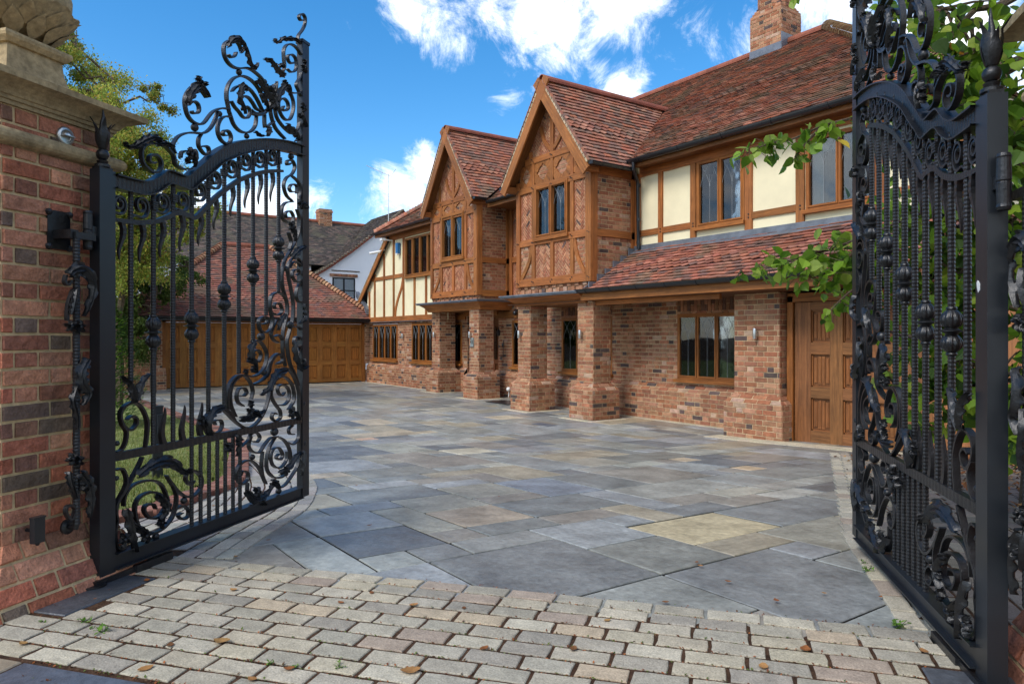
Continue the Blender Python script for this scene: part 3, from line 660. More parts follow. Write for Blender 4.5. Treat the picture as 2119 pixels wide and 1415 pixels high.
# ---- lower windows
window(house, (-21.61, 9.55, .75), XU, FN, 1.83, 1.12, 4, curtain=(CURT, [(.2, .42)]))
window(house, (-18.84, 9.55, .75), XU, FN, 1.36, 1.12, 3, curtain=(CURT, [(.02, .25)]))
window(house, (-17.19, 9.95, .75), XU, FN, .57, 1.13, 1, curtain=(CURT, [(.1, .9)]))
window(house, (-14.25, 9.95, .75), XU, FN, 1.15, 1.13, 2, curtain=(CURT, [(.03, .97)]))
window(house, (-11.83, 9.55, .75), XU, FN, 1.57, 1.13, 3, curtain=(CURT, [(.03, .16)]))
w6 = window(house, (-8.59, 9.55, .75), XU, FN, 1.30, 1.13, 3)
pt = MB(); [pt.ball((-7.93+.03*math.sin(i*2.1), 9.72, .86+.035*i), .05-.006*i, 8) for i in range(6)]; pt.build('ornament', PLAS, w6)
# ---- upper cream wall, right range
up = MB()
for a_, b_, c_, d_ in ((-9.58, -8.08, 3.0, 4.72), (-7.16, -6.05, 3.0, 4.72), (-5.07, -3.9, 3.0, 4.72), (-8.08, -7.16, 3.0, 3.35), (-8.08, -7.16, 4.43, 4.72), (-6.05, -5.07, 3.0, 3.35), (-6.05, -5.07, 4.37, 4.72)): up.box((a_, 9.50, c_), (b_, 9.56, d_))
uw = up.build('rendered_wall', RENDER, house)
def bpost(x, z0, z1, w=.10, y=9.5): beam(uw, (x, y, z0), (x, y, z1), w, dep=.035, wob=.03)
bpost(-9.50, 3.08, 4.5, .12); bpost(-8.93, 3.08, 4.5, .10); bpost(-8.18, 3.08, 4.5, .115); bpost(-7.06, 3.08, 4.5, .135); bpost(-6.16, 3.08, 4.5, .135); bpost(-4.98, 3.08, 4.5, .12); bpost(-4.0, 3.08, 4.5, .14)
for a, b in ((-9.44, -8.98), (-8.88, -8.24), (-6.99, -6.23), (-4.92, -4.07)): beam(uw, (a, 9.5, 3.39), (b, 9.5, 3.39), .105, dep=.032, name='timber_rail')
beam(uw, (-9.44, 9.5, 4.52), (-4.0, 9.5, 4.52), .17, dep=.04, name='wall_plate')
window(uw, (-8.10, 9.5, 3.33), XU, FN, .96, 1.12, 2, curtain=(CURT, [(.03, .36)]), blind=.2, proud=.03)
window(uw, (-6.07, 9.5, 3.33), XU, FN, 1.02, 1.06, 2, curtain=(CURT, [(.03, .2), (.36, .5)]), blind=.18, proud=.03)
pg = MB()
for x in (-8.93, -8.18, -7.06, -6.16, -4.98):
    for dz in (-.025, .025): pegs(pg, x+.01, 9.464, 3.39+dz)
pg.build('oak_pegs', DARKW, uw)
# ---- upper cream wall, left wing (sloping verge at its left)
wl = MB(); wl.mesh([(-21.95, 9.5, 1.95), (-16.6, 9.5, 1.95), (-16.6, 9.5, 4.72), (-20.15, 9.5, 4.6), (-21.95, 9.5, 3.02)], [(0, 1, 2, 3, 4)]); wl = MB(); wl.face([(-21.95, 9.5, 1.95), (-19.10, 9.5, 1.95), (-19.10, 9.5, 4.70), (-20.15, 9.5, 4.6), (-21.95, 9.5, 3.02)]); wl.face([(-19.10, 9.5, 1.95), (-16.6, 9.5, 1.95), (-16.6, 9.5, 3.27), (-19.10, 9.5, 3.27)]); wl.face([(-19.10, 9.5, 4.37), (-16.6, 9.5, 4.37), (-16.6, 9.5, 4.72), (-19.10, 9.5, 4.70)]); wl.face([(-17.24, 9.5, 3.27), (-16.6, 9.5, 3.27), (-16.6, 9.5, 4.37), (-17.24, 9.5, 4.37)]); lw_ = wl.build('rendered_wall', RENDER, house)
def lp(x, z0, z1, w=.085): beam(lw_, (x, 9.5, z0), (x, 9.5, z1), w, dep=.035, wob=.04)
vz = lambda x: 4.55+(x+20.2)*.84
for x in (-21.33, -20.62, -19.93): lp(x, 2.1, min(4.45, vz(x)-.12))
lp(-19.26, 2.1, 4.45); lp(-18.54, 2.1, 3.22); lp(-17.83, 2.1, 3.22); lp(-17.2, 2.1, 4.45, .12); lp(-21.75, 2.1, 2.95, .08)
m = MB(); c = oakc(); pp = cmr([(-19.29, 3.25), (-19.40, 2.95), (-19.62, 2.65), (-19.78, 2.35), (-19.83, 2.08)], k=4)
for a, b in zip(pp[:-1], pp[1:]): m.beam((a[0], 9.5, a[1]), (b[0], 9.5, b[1]), .09, .03, FN, c)
m.build('timber_brace', OAK, lw_)
for a, b in ((-21.55, -20.67), (-20.57, -19.98), (-19.88, -19.31)): beam(lw_, (a, 9.5, 3.32), (b, 9.5, 3.32), .11, dep=.032, name='timber_rail')
beam(lw_, (-21.9, 9.5, 2.03), (-16.7, 9.5, 2.03), .15, dep=.045, name='timber_rail'); beam(lw_, (-20.2, 9.5, 4.52), (-16.7, 9.5, 4.52), .17, dep=.04, name='wall_plate')
lf = MB(); lf.box((-21.9, 9.44, 1.935), (-17.4, 9.5, 1.95)); lf.build('lead_flashing', LEAD, lw_)
window(lw_, (-19.13, 9.5, 3.25), XU, FN, 1.92, 1.14, 4, arc=False, proud=.04, curtain=(CURT, [(.02, .12)]))
# ---- main roof
E0 = (9.2, 4.70); RZ = (13.4, 7.70); mr_, mu_ = MB(), MB(); sl0 = Vector((0, RZ[0]-E0[0], RZ[1]-E0[1])); lnm = sl0.length; sl0.normalize(); XL, XR = -20.62, -3.9
hr = RZ[0]-E0[0]
reg = [(0, 0), (XR-XL, 0), (XR-XL-hr, lnm), (hr, lnm)]
# cut the main slope where the two gable roofs run into it
def sub(x0, x1): return clip([(x0-XL, 0), (x1-XL, 0), (x1-XL, lnm), (x0-XL, lnm)], reg)
for a, b in ((XL, -16.8), (-14.24, -12.07), (-9.39, XR)): tiles(mr_, mu_, (XL, E0[0], E0[1]), XU, sl0, sub(a, b), club=(24, 25, 26) if a > -10 else ())
for g in G.values():    # slivers each side of the gable ridge
    k = lnm/(RZ[1]-E0[1])
    for (xa, xb) in ((g['el'], g['cx']), (g['cx'], g['er'])):
        sa = ((g['rz']-E0[1])*k if xa == g['cx'] else 0); sb = ((g['rz']-E0[1])*k if xb == g['cx'] else 0)
        tiles(mr_, mu_, (XL, E0[0], E0[1]), XU, sl0, [(xa-XL, sa), (xb-XL, sb), (xb-XL, lnm), (xa-XL, lnm)])
# right and left hips, back slope
hs_ = Vector((-hr, 0, RZ[1]-E0[1])); hl = hs_.length; hs_.normalize(); tiles(mr_, mu_, (XR, E0[0], E0[1]), YU, hs_, [(0, 0), (2*hr, 0), (hr, hl)])
hs2 = Vector((hr, 0, RZ[1]-E0[1])).normalized(); tiles(mr_, mu_, (XL, E0[0], E0[1]), YU, hs2, [(0, 0), (2*hr, 0), (hr, hl)])
mu_.face([(XL, E0[0]+2*hr, E0[1]), (XR, E0[0]+2*hr, E0[1]), (XR-hr, RZ[0], RZ[1]), (XL+hr, RZ[0], RZ[1])])
mroof = mr_.build('tiled_roof', TILE, house); mu_.build('roof_underlay', DARKW, mroof)
h_ = MB(); rc = lambda: jit((.26, .085, .05), .18)
halfridge(h_, (XL+hr, RZ[0], RZ[1]), (XR-hr, RZ[0], RZ[1]), .10, .33, rc); h_.build('ridge_tiles', TILE, mroof)
h_ = MB(); bc = lambda: jit(random.choice([(.30, .20, .11), (.26, .15, .08), (.33, .24, .14)]), .15)
halfridge(h_, (XR, E0[0], E0[1]+.02), (XR-hr, RZ[0], RZ[1]+.02), .13, .10, bc, .12, drop=.15); h_.build('hip_tiles', TILE, mroof); h_ = MB()
halfridge(h_, (XL, E0[0], E0[1]+.02), (XL+hr, RZ[0], RZ[1]+.02), .11, .10, tilec, .14, drop=.15)
h_.build('hip_tiles', TILE, mroof)
gutter(mroof, (-9.36, 9.13, 4.685), (XR-.0, 9.13, 4.685), FN, .072); gutter(mroof, (-20.75, 9.14, 4.69), (-16.88, 9.14, 4.69), FN); gutter(mroof, (-14.1, 9.14, 4.69), (-12.2, 9.14, 4.69), FN)
for a, b in ((-9.36, XR), (-20.66, -16.8), (-14.2, -12.1)):
    fa = MB(); fa.beam((a, 9.21, 4.62), (b, 9.21, 4.62), .14, .025, FN, (.19, .07, .018)); fa.box((a, 9.2, 4.575), (b, 9.98 if a == -14.2 else 9.52, 4.59), (.15, .06, .018))
    fa.build('fascia_board', OAK, mroof)
# downpipe at the junction
dp = MB(); dp.tube([(-9.25, 9.12, 4.63), (-9.25, 9.12, 4.5), (-9.42, 9.40, 4.32), (-9.42, 9.42, 3.1)], .034, 10)
for zz in (4.25, 3.62, 3.2): dp.tube([(-9.42, 9.42, zz), (-9.42, 9.42, zz+.05)], .042, 10)
dp.build('downpipe', GUT, house, smooth=True)
# sloping verge of the wing (catslide)
cs_, cu_ = MB(), MB(); c0 = Vector((-22.45, 9.38, 2.62)); c1 = Vector((-20.22, 9.38, 4.56)); Sc = c1-c0; lc = Sc.length; Sc.normalize()
tiles(cs_, cu_, c0, YU, Sc, [(0, 0), (3.0, 0), (3.0, lc), (0, lc)]); cso = cs_.build('catslide_roof', TILE, house); cu_.build('roof_underlay', DARKW, cso)
m = MB(); upv = Vector((-Sc.z, 0, Sc.x)); m.beam(c0-upv*.08, c1-upv*.08, .13, .03, FN, oakc(), .02); m.build('bargeboard', OAK, cso)
m = MB()
for i in range(int(lc/.1)): q = c0+Sc*(i*.1); m.obox(q-upv*.02+Vector((0, -.04, 0)), Sc*.09, upv*.045, Vector((0, .06, 0)), jit((.33, .25, .15), .25))
m.build('verge_tiles', TILE, cso)
# ---- lean-to roof over the right range
LT0 = Vector((-9.72, 8.33, 2.33)); LT1 = Vector((-3.9, 9.5, 3.10)); S = Vector((0, LT1.y-LT0.y, LT1.z-LT0.z)); ll = S.length; S.normalize(); m, u_ = MB(), MB()
def mossy(): return tilec() if random.random() > .0 else tilec()
tiles(m, u_, LT0, XU, S, [(0, 0), (5.9, 0), (5.9, ll), (.16, ll)], colf=lambda: jit(random.choice([(.34, .12, .075), (.31, .11, .065), (.37, .15, .10), (.27, .10, .07), (.18, .095, .075)]), .18), club=(5, 6, 7))
lo_ = m.build('lean_to_roof', TILE, house); u_.build('roof_underlay', DARKW, lo_)
m = MB(); m.obox(LT1+Vector((-5.72, -.16, -.09)), (5.85, 0, 0), (0, .16, .105), (0, -.004, .004)); m.box((-9.58, 9.455, 3.08), (-3.9, 9.50, 3.17))
for i in range(6):
    t = i/6; q = LT0+S*ll*t; m.box((-9.575, q.y, q.z-.02), (-9.55, q.y+ll/6*.86, q.z+.13+.02*(i % 2)))
m.obox(LT0+Vector((.0, 0, .012)), S*ll, (.10, 0, .03), (0, -.004, .008)); m.build('lead_flashing', LEAD, lo_)
gutter(lo_, (-9.78, 8.24, 2.325), (-3.9, 8.24, 2.325), FN, .07, brk=.62)
m = MB(); m.beam((-9.75, 8.33, 2.235), (-3.9, 8.33, 2.235), .21, .03, FN, (.26, .095, .024)); m.build('fascia_board', OAK, lo_)
m = MB(); m.beam((-9.7, 8.55, 2.085), (-6.84, 8.55, 2.085), .075, .05, FN, oakc()); m.build('porch_beam', OAK, lo_)
m = MB(); m.box((-21.8, 10.75, 0), (-4.3, 16, 4.5)); m.box((-9.5, 9.75, 2.2), (-4.0, 10.75, 3.1)); m.box((-14.3, 9.98, 2.3), (-11.7, 10.7, 4.5)); m.build('light_block_core', ROOM, house)  # unseen dark boxes added inside the house to block light through gaps
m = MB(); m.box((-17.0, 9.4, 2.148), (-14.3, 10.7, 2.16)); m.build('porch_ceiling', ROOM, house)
m = MB(); m.beam((-16.4, 9.93, 2.09), (-14.8, 9.93, 2.09), .12, .06, FN, oakc()); m.build('door_lintel', OAK, house)
m = MB(); m.box((-12.1, 8.34, 2.125), (-3.9, 9.6, 2.14), (.13, .05, .018)); m.build('porch_soffit', OAK, lo_)
m = MB()
for x in (-9.0, -8.0, -7.2): m.lathe((x, 8.85, 2.112), [(.035, 0), (.04, .012)], 12)
m.build('downlights', STEEL, lo_)
# ---- chimney
def chimney(parent, cx, cy, zb, wx, wy, ztop, zs, name='chimney'):
    m, k = MB(), MB()
    for (O, U, Nn, ln) in (((cx-wx/2, cy-wy/2), XU, FN, wx), ((cx+wx/2, cy-wy/2), YU, XN, wy), ((cx-wx/2, cy+wy/2), -YU, -XN, wy), ((cx+wx/2, cy+wy/2), -XU, YU, wx)):
        bricks(m, k, (O[0], O[1], 0), U, Z, Nn, [(0, zb), (ln, zb), (ln, zs), (0, zs)], dark=.1)
    n = 8; r = min(wx, wy)*.52
    def ring(rr, za, zc_):
        for i in range(n):
            a0 = math.pi/8+2*math.pi*i/n; a1 = a0+2*math.pi/n; p = Vector((cx+rr*math.cos(a0), cy+rr*math.sin(a0), 0)); q = Vector((cx+rr*math.cos(a1), cy+rr*math.sin(a1), 0)); U = (q-p); l = U.length; U.normalize(); Nn = Vector((math.cos((a0+a1)/2), math.sin((a0+a1)/2), 0))
            bricks(m, k, p, U, Z, Nn, [(0, za), (l, za), (l, zc_), (0, zc_)], dark=.12, mode='stretcher')
    ring(r, zs+.0, ztop); k.box((cx-wx/2+.01, cy-wy/2+.01, zs-.02), (cx+wx/2-.01, cy+wy/2-.01, zs+.005))
    for i in range(4):
        zz = zs+.0; m.box((cx-wx/2+.03*i, cy-wy/2+.03*i, zs+.002+.055*i), (cx+wx/2-.03*i, cy+wy/2-.03*i, zs+.052+.055*i), brickc(.2))
    ring(r+.035, ztop-.55, ztop-.42); m.lathe((cx, cy, ztop), [(r, 0), (r+.04, .02), (r+.04, .1), (r*.6, .12)], 8, brickc())
    o = m.build(name, BRICK, parent); k.build('mortar_bed', MORTAR, o); return o
ch = chimney(house, -9.34, 13.46, 7.0, .76, .70, 10.2, 8.36)
m = MB(); m.obox(Vector((-9.75, 13.05, 7.475)), (.82, 0, 0), (0, .09*.81, .09*.58), (0, -.002, .004)); m.box((-9.73, 13.092, 7.47), (-8.95, 13.106, 7.66)); m.box((-8.955, 13.1, 7.5), (-8.94, 13.5, 7.86)); m.build('lead_flashing', LEAD, ch)
# ---- fittings on the walls
def wall_light(x, y, z, Nn=FN, parent=house):
    m = MB(); Nn = Vector(Nn); c = Vector((x, y, z))+Nn*.065; m.lathe(c-Z*.075, [(.028, 0), (.03, .005), (.03, .145), (.028, .15)], 14); m.obox(Vector((x, y, z))-Z*.02-Nn.cross(Z)*.014, Nn.cross(Z)*.028, Z*.04, Nn*.05)
    return m.build('wall_light', STEEL, parent, smooth=True)
wall_light(-19.35, 9.55, 1.50); wall_light(-16.86, 9.26, 1.53); wall_light(-14.68, 9.05, 1.53); wall_light(-11.78, 8.45, 1.53); wall_light(-9.87, 8.45, 1.53); wall_light(-6.40, 8.80, 1.53)
m = MB(); m.box((-14.70, 9.018, 1.24), (-14.56, 9.04, 1.46)); pl = m.build('number_plaque', PLAQ, house)
def text(s, size, loc, rot, m_, parent, name, ext=.002):
    cu = bpy.data.curves.new(name, 'FONT'); cu.body = s; cu.size = size; cu.extrude = ext; cu.align_x = 'CENTER'; cu.align_y = 'CENTER'
    t = bpy.data.objects.new('tmp', cu); me = bpy.data.meshes.new_from_object(t); bpy.data.objects.remove(t); me.materials.clear(); me.materials.append(m_)
    o = bpy.data.objects.new(name, me); col.objects.link(o); o.parent = parent; o.location = Vector(loc)-wpos(parent); o.rotation_euler = rot; return o
text('43', .13, (-14.63, 9.015, 1.35), (R(90), 0, 0), INK, pl, 'lettering')
m = MB(); m.box((-19.60, 9.38, 3.98), (-19.45, 9.47, 4.30)); ab = m.build('alarm_box', BLUE, house); m = MB(); m.box((-19.58, 9.376, 3.94), (-19.47, 9.45, 3.99)); m.build('strobe_lens', PLAS, ab)
m = MB(); m.tube([(-20.55, 9.33, 4.14), (-20.75, 9.05, 4.08)], .04, 10); m.tube([(-20.5, 9.45, 4.2), (-20.55, 9.33, 4.16)], .02, 8); m.build('security_camera', PLAS, house, smooth=True)
m = MB(); m.tube([(-19.95, 9.45, 4.42), (-19.98, 9.15, 4.44)], .022, 8); m.box((-20.06, 9.08, 4.40), (-19.9, 9.2, 4.47)); m.build('security_camera', PLAS, house)
m = MB(); m.tube([(-14.60, 9.93, 1.72), (-14.60, 9.80, 1.74), (-14.60, 9.78, 1.66)], .01, 6); m.lathe((-14.60, 9.78, 1.50), [(.02, 0), (.04, .02), (.045, .12), (.02, .16)], 6); m.build('porch_lantern', GUT, house)
m = MB(); m.tube([(-14.60, 9.93, 1.40), (-14.60, 9.91, 1.0)], .008, 6); m.ball((-14.60, 9.9, 1.28), .035, 8, (1, .6, 1.6)); m.lathe((-14.60, 9.88, .98), [(.05, 0), (.05, .02)], 8); m.build('bell_pull', GUT, house)
m = MB(); m.ball((-14.2, 9.80, .21), .055, 12); m.tube([(-14.2, 9.82, .17), (-14.17, 9.78, .02)], .008, 6); m.build('outside_tap_cover', PLAS, house, smooth=True)
m = MB(); m.ball((-13.95, 9.82, 2.05), .06, 10); m.box((-14.0, 9.84, 2.08), (-13.9, 9.95, 2.14)); m.build('floodlight', GUT, house, smooth=True)
# ---- tv aerial on the wing roof
ta = empty('television_aerial', (-20.55, 9.6, 4.95), 'thin aerial on a tall mast at the left end of the house roof', 'aerial')
m = MB(); m.tube([(-20.55, 9.6, 4.9), (-20.55, 9.6, 6.6)], .013, 8); m.build('mast', STEEL, ta)
m = MB(); A0 = Vector((-20.55, 9.6, 6.55)); Bd = Vector((-.45, -.75, .38)).normalized(); m.tube([A0-Bd*.12, A0+Bd*.75], .008, 6); m.build('boom', STEEL, ta)
m = MB()
for i in range(7): q = A0+Bd*(.12+.1*i); s_ = Vector((.75, -.45, 0)).normalized(); m.tube([q-s_*.07, q+s_*.07], .004, 4)
m.tube([A0+Bd*.3+Vector((0, 0, .26)), A0+Bd*.22, A0+Bd*.3-Vector((0, 0, .26))], .006, 5); m.tube([A0-Bd*.25+Vector((0, 0, .3)), A0-Bd*.12+Vector((0, 0, .08))], .007, 5); m.tube([A0-Bd*.25-Vector((0, 0, .24)), A0-Bd*.12-Vector((0, 0, .04))], .007, 5); m.build('dipoles', STEEL, ta)

# ------------------------------------------------------------------ garage at the end of the drive
gar = empty('double_garage', (-23.5, 6, 0), 'low brick garage with two wide panelled oak doors under a hipped red tile roof', 'garage')
m, k = MB(), MB(); NX = -22.0
for (a, b) in ((2.45, 3.36), (9.42, 9.6)):
    bricks(m, k, (NX, a, 0), YU, Z, XN, [(0, .6), (b-a, .6), (b-a, 1.95), (0, 1.95)])
bricks(m, k, (NX+.16, 2.36, 0), YU, Z, XN, [(0, -.05), (1.08, -.05), (1.08, .42), (0, .42)])
V = Vector((-.16, 0, .18)); l = V.length; V.normalize(); bricks(m, k, (NX+.16, 2.36, .42), YU, V, Vector((V.z, 0, -V.x)), [(0, 0), (1.08, 0), (1.08, l), (0, l)], cr=l/2, mode='stretcher')
bricks(m, k, (NX+.16, 3.44, 0), -XU, Z, YU, [(0, -.05), (.3, -.05), (.3, .42), (0, .42)])
bricks(m, k, (-28, 2.45, 0), XU, Z, FN, [(0, 0), (6, 0), (6, 1.95), (0, 1.95)]); bricks(m, k, (-21.84, 2.36, 0), -XU, Z, FN, [(0, -.05), (3, -.05), (3, .42), (0, .42)])
k.box((-28, 2.5, 0), (-22.6, 9.6, 1.9))
gw = m.build('brick_wall', BRICK, gar); k.build('mortar_bed', MORTAR, gw)
for a, b in ((3.44, 6.30), (6.50, 9.36)):
    pw = (b-a)/6; boarded_door(gar, (-22.12, a, .03), YU, XN, b-a, 1.86, [(pw*i+.09, pw*i+pw-.09) for i in range(6)], [(.10, .55), (.68, 1.13), (1.28, 1.76)], (.31, .125, .026), 'garage_door')
m = MB()
for yy in (3.39, 6.40, 9.40): m.beam((-22.08, yy, 0), (-22.08, yy, 1.95), .12 if yy != 6.4 else .18, .07, XN, (.27, .095, .02))
m.beam((-22.08, 3.36, 1.94), (-22.08, 9.42, 1.94), .09, .07, XN, (.25, .09, .02)); m.build('door_frame', OAK, gar)
e = -21.68; zE = 2.06; rx, rz = -24.5, 4.50; y0, y1, r0, r1 = 2.17, 9.75, 5.57, 7.05
m, k = MB(), MB(); S = Vector((rx-e, 0, rz-zE)); l = S.length; S.normalize()
tiles(m, k, (e, y0, zE), YU, S, [(0, 0), (y1-y0, 0), (r1-y0, l), (r0-y0, l)], club=(8, 9, 10), colf=lambda: jit(random.choice([(.29, .11, .075), (.26, .10, .07), (.32, .14, .095), (.24, .11, .08), (.18, .10, .08)]), .15))
S2 = Vector((0, r0-y0, rz-zE)); l2 = S2.length; S2.normalize(); w2 = 2*(e-rx)
moss = lambda: jit(random.choice([(.16, .13, .03), (.20, .12, .05), (.12, .11, .03)]), .2)
tiles(m, k, (e-w2, y0, zE), XU, S2, [(0, 0), (w2, 0), (w2/2, l2)], colf=moss)
S3 = Vector((0, r1-y1, rz-zE)); l3 = S3.length; S3.normalize(); tiles(m, k, (e-w2, y1, zE), XU, S3, [(0, 0), (w2, 0), (w2/2, l3)])
k.face([(e-w2, y0, zE), (e-w2, y1, zE), (rx, r1, rz), (rx, r0, rz)])
gr = m.build('tiled_roof', TILE, gar); k.build('roof_underlay', DARKW, gr)
m = MB(); halfridge(m, (rx, r0, rz), (rx, r1, rz), .1, .33, rc); m.build('ridge_tiles', TILE, gr)
m = MB(); hc = lambda: jit(random.choice([(.34, .17, .09), (.30, .13, .07), (.38, .22, .12)]), .15); halfridge(m, (e, y0, zE+.01), (rx, r0, rz+.01), .10, .115, hc, .22, drop=.1); m.build('hip_tiles', TILE, gr); m = MB(); halfridge(m, (e, y1, zE+.01), (rx, r1, rz+.01), .10, .115, hc, .22, drop=.1); m.build('hip_tiles', TILE, gr)
gutter(gr, (e+.04, y0-.05, zE-.01), (e+.04, y1, zE-.01), XN, .055); gutter(gr, (e-3, y0-.06, zE-.01), (e+.04, y0-.06, zE-.01), FN, .055)
m = MB(); m.box((e-.05, y0+.02, zE-.12), (e-.02, y1, zE-.01)); m.box((e-.4, y0+.02, zE-.1), (e-.05, y1, zE-.085)); m.box((e-3, y0+.0, zE-.12), (e-.02, y0+.03, zE-.01)); m.build('fascia_board', GUT, gr)
m = MB(); m.obox((-21.75, 9.38, 2.2), (-.9, 0, .62), (0, .12, 0), (0, 0, .18)); m.build('lead_flashing', LEAD, gr)
wall_light(-22.0, 2.75, 1.62, XN, gar)

# ------------------------------------------------------------------ neighbour's house beyond the garage
nb = empty('white_cottage', (-33, 11, 0), 'white rendered house with a weathered dark tiled roof behind the garage', 'house')
dk = lambda: jit(random.choice([(.085, .07, .058), (.11, .085, .07), (.07, .06, .052), (.14, .10, .08)]), .2)
m, k = MB(), MB(); a = Vector((-30.4, -1, 4.62)); S = Vector((-3.1, 0, 2.40)); l = S.length; S.normalize()
tiles(m, k, a, YU, S, [(0, 0), (15.9, 0), (15.9, l), (0, l)], g=.11, w=.18, colf=dk, lift=.025)
k.face([(-33.5, -1, 7.02), (-33.5, 14.9, 7.02), (-37, 14.9, 4.6), (-37, -1, 4.6)])
vp = [(10.3, 4.05), (11.2, 4.62), (12.2, 5.35), (13.2, 6.15), (14.1, 6.9), (14.65, 7.35)]
for (p, q) in zip(vp[:-1], vp[1:]):
    Sd = Vector((0, q[0]-p[0], q[1]-p[1])); ls = Sd.length; Sd.normalize(); tiles(m, k, (-29.8, p[0], p[1]), -XU, Sd, [(0, 0), (3.6, 0), (3.6, ls+.03), (0, ls+.03)], g=.11, w=.18, colf=dk)
Sd = Vector((0, 3.2, -2.6)); ls = Sd.length; Sd.normalize(); k.face([(-29.8, 14.65, 7.35), (-33.5, 14.65, 7.35), (-33.5, 18.4, 4.3), (-29.8, 18.4, 4.3)])
nr = m.build('tiled_roof', TILE, nb); k.build('roof_underlay', DARKW, nr)
m = MB(); halfridge(m, (-33.5, -1, 7.02), (-33.5, 14.4, 7.02), .11, .4, rc); m.build('ridge_tiles', TILE, nr)
m = MB()
for p, q in zip(vp[:-1], vp[1:]): m.beam((-29.82, p[0], p[1]-.07), (-29.82, q[0], q[1]-.07), .12, .03, XN, (.22, .07, .045))
m.beam((-29.82, 14.65, 7.28), (-29.82, 17, 5.3), .12, .03, XN, (.22, .07, .045))
for p, q in zip(vp[:-1], vp[1:]):
    n = 8
    for i in range(n):
        t = i/n; yy = p[0]+(q[0]-p[0])*t; zz = p[1]+(q[1]-p[1])*t; m.box((-29.84, yy, zz+.0), (-29.72, yy+.09, zz+.06), jit((.22, .17, .12), .3))
m.build('verge', TILE, nr)
m = MB(); wallp = [(10.45, 0), (18, 0), (18, 4.6)]+[(p[0], p[1]-.05) for p in vp[::-1]]; m.face([(-30.0, p, z) for p, z in wallp]); m.box((-36.5, -.6, 0), (-30.6, 10.6, 4.65)); m.build('wall', WHITE, nb)
m = MB(); m.box((-30.5, -1, 4.50), (-30.3, 10.3, 4.62)); m.build('gutter', GUT, nb)
ww = window(nb, (-30.0, 11.34, 3.1), YU, XN, 1.05, .98, 2, arc=False, col_=(.02, .02, .022), sill=False, curtain=(CURT, [(.05, .95)]))
m = MB(); m.box((-29.99, 11.34, 3.5), (-29.94, 12.39, 3.54)); m.build('glazing_bar', DARKW, ww)
m = MB()
for i in range(16): m.box((-30.0, 11.22+.08*i, 4.12), (-29.93, 11.29+.08*i, 4.24), brickc(0))
m.box((-30, 11.3, 4.36), (-29.96, 12.6, 4.40), (.12, .08, .06)); m.build('brick_lintel', BRICK, ww)
window(nb, (-30.6, 5.4, 2.6), YU, XN, 1.1, 1.2, 2, arc=False, col_=(.02, .02, .022), sill=False)
def plainch(parent, x, y, z0, z1, wx, wy):
    m, k = MB(), MB()
    for (O, U, Nn, ln) in (((x, y), YU, XN, wy), ((x-wx, y), XU, FN, wx), ((x-wx, y+wy), XU, YU, wx)): bricks(m, k, (O[0], O[1], 0), U, Z, Nn, [(0, z0), (ln, z0), (ln, z1), (0, z1)])
    m.box((x-wx-.03, y-.03, z1-.16), (x+.04, y+wy+.03, z1-.08), brickc()); m.box((x-wx, y, z1-.02), (x, y+wy, z1), (.08, .06, .04)); o = m.build('chimney', BRICK, parent); k.build('mortar_bed', MORTAR, o)
plainch(nb, -33.2, 11.92, 6.5, 7.62, .5, .62)
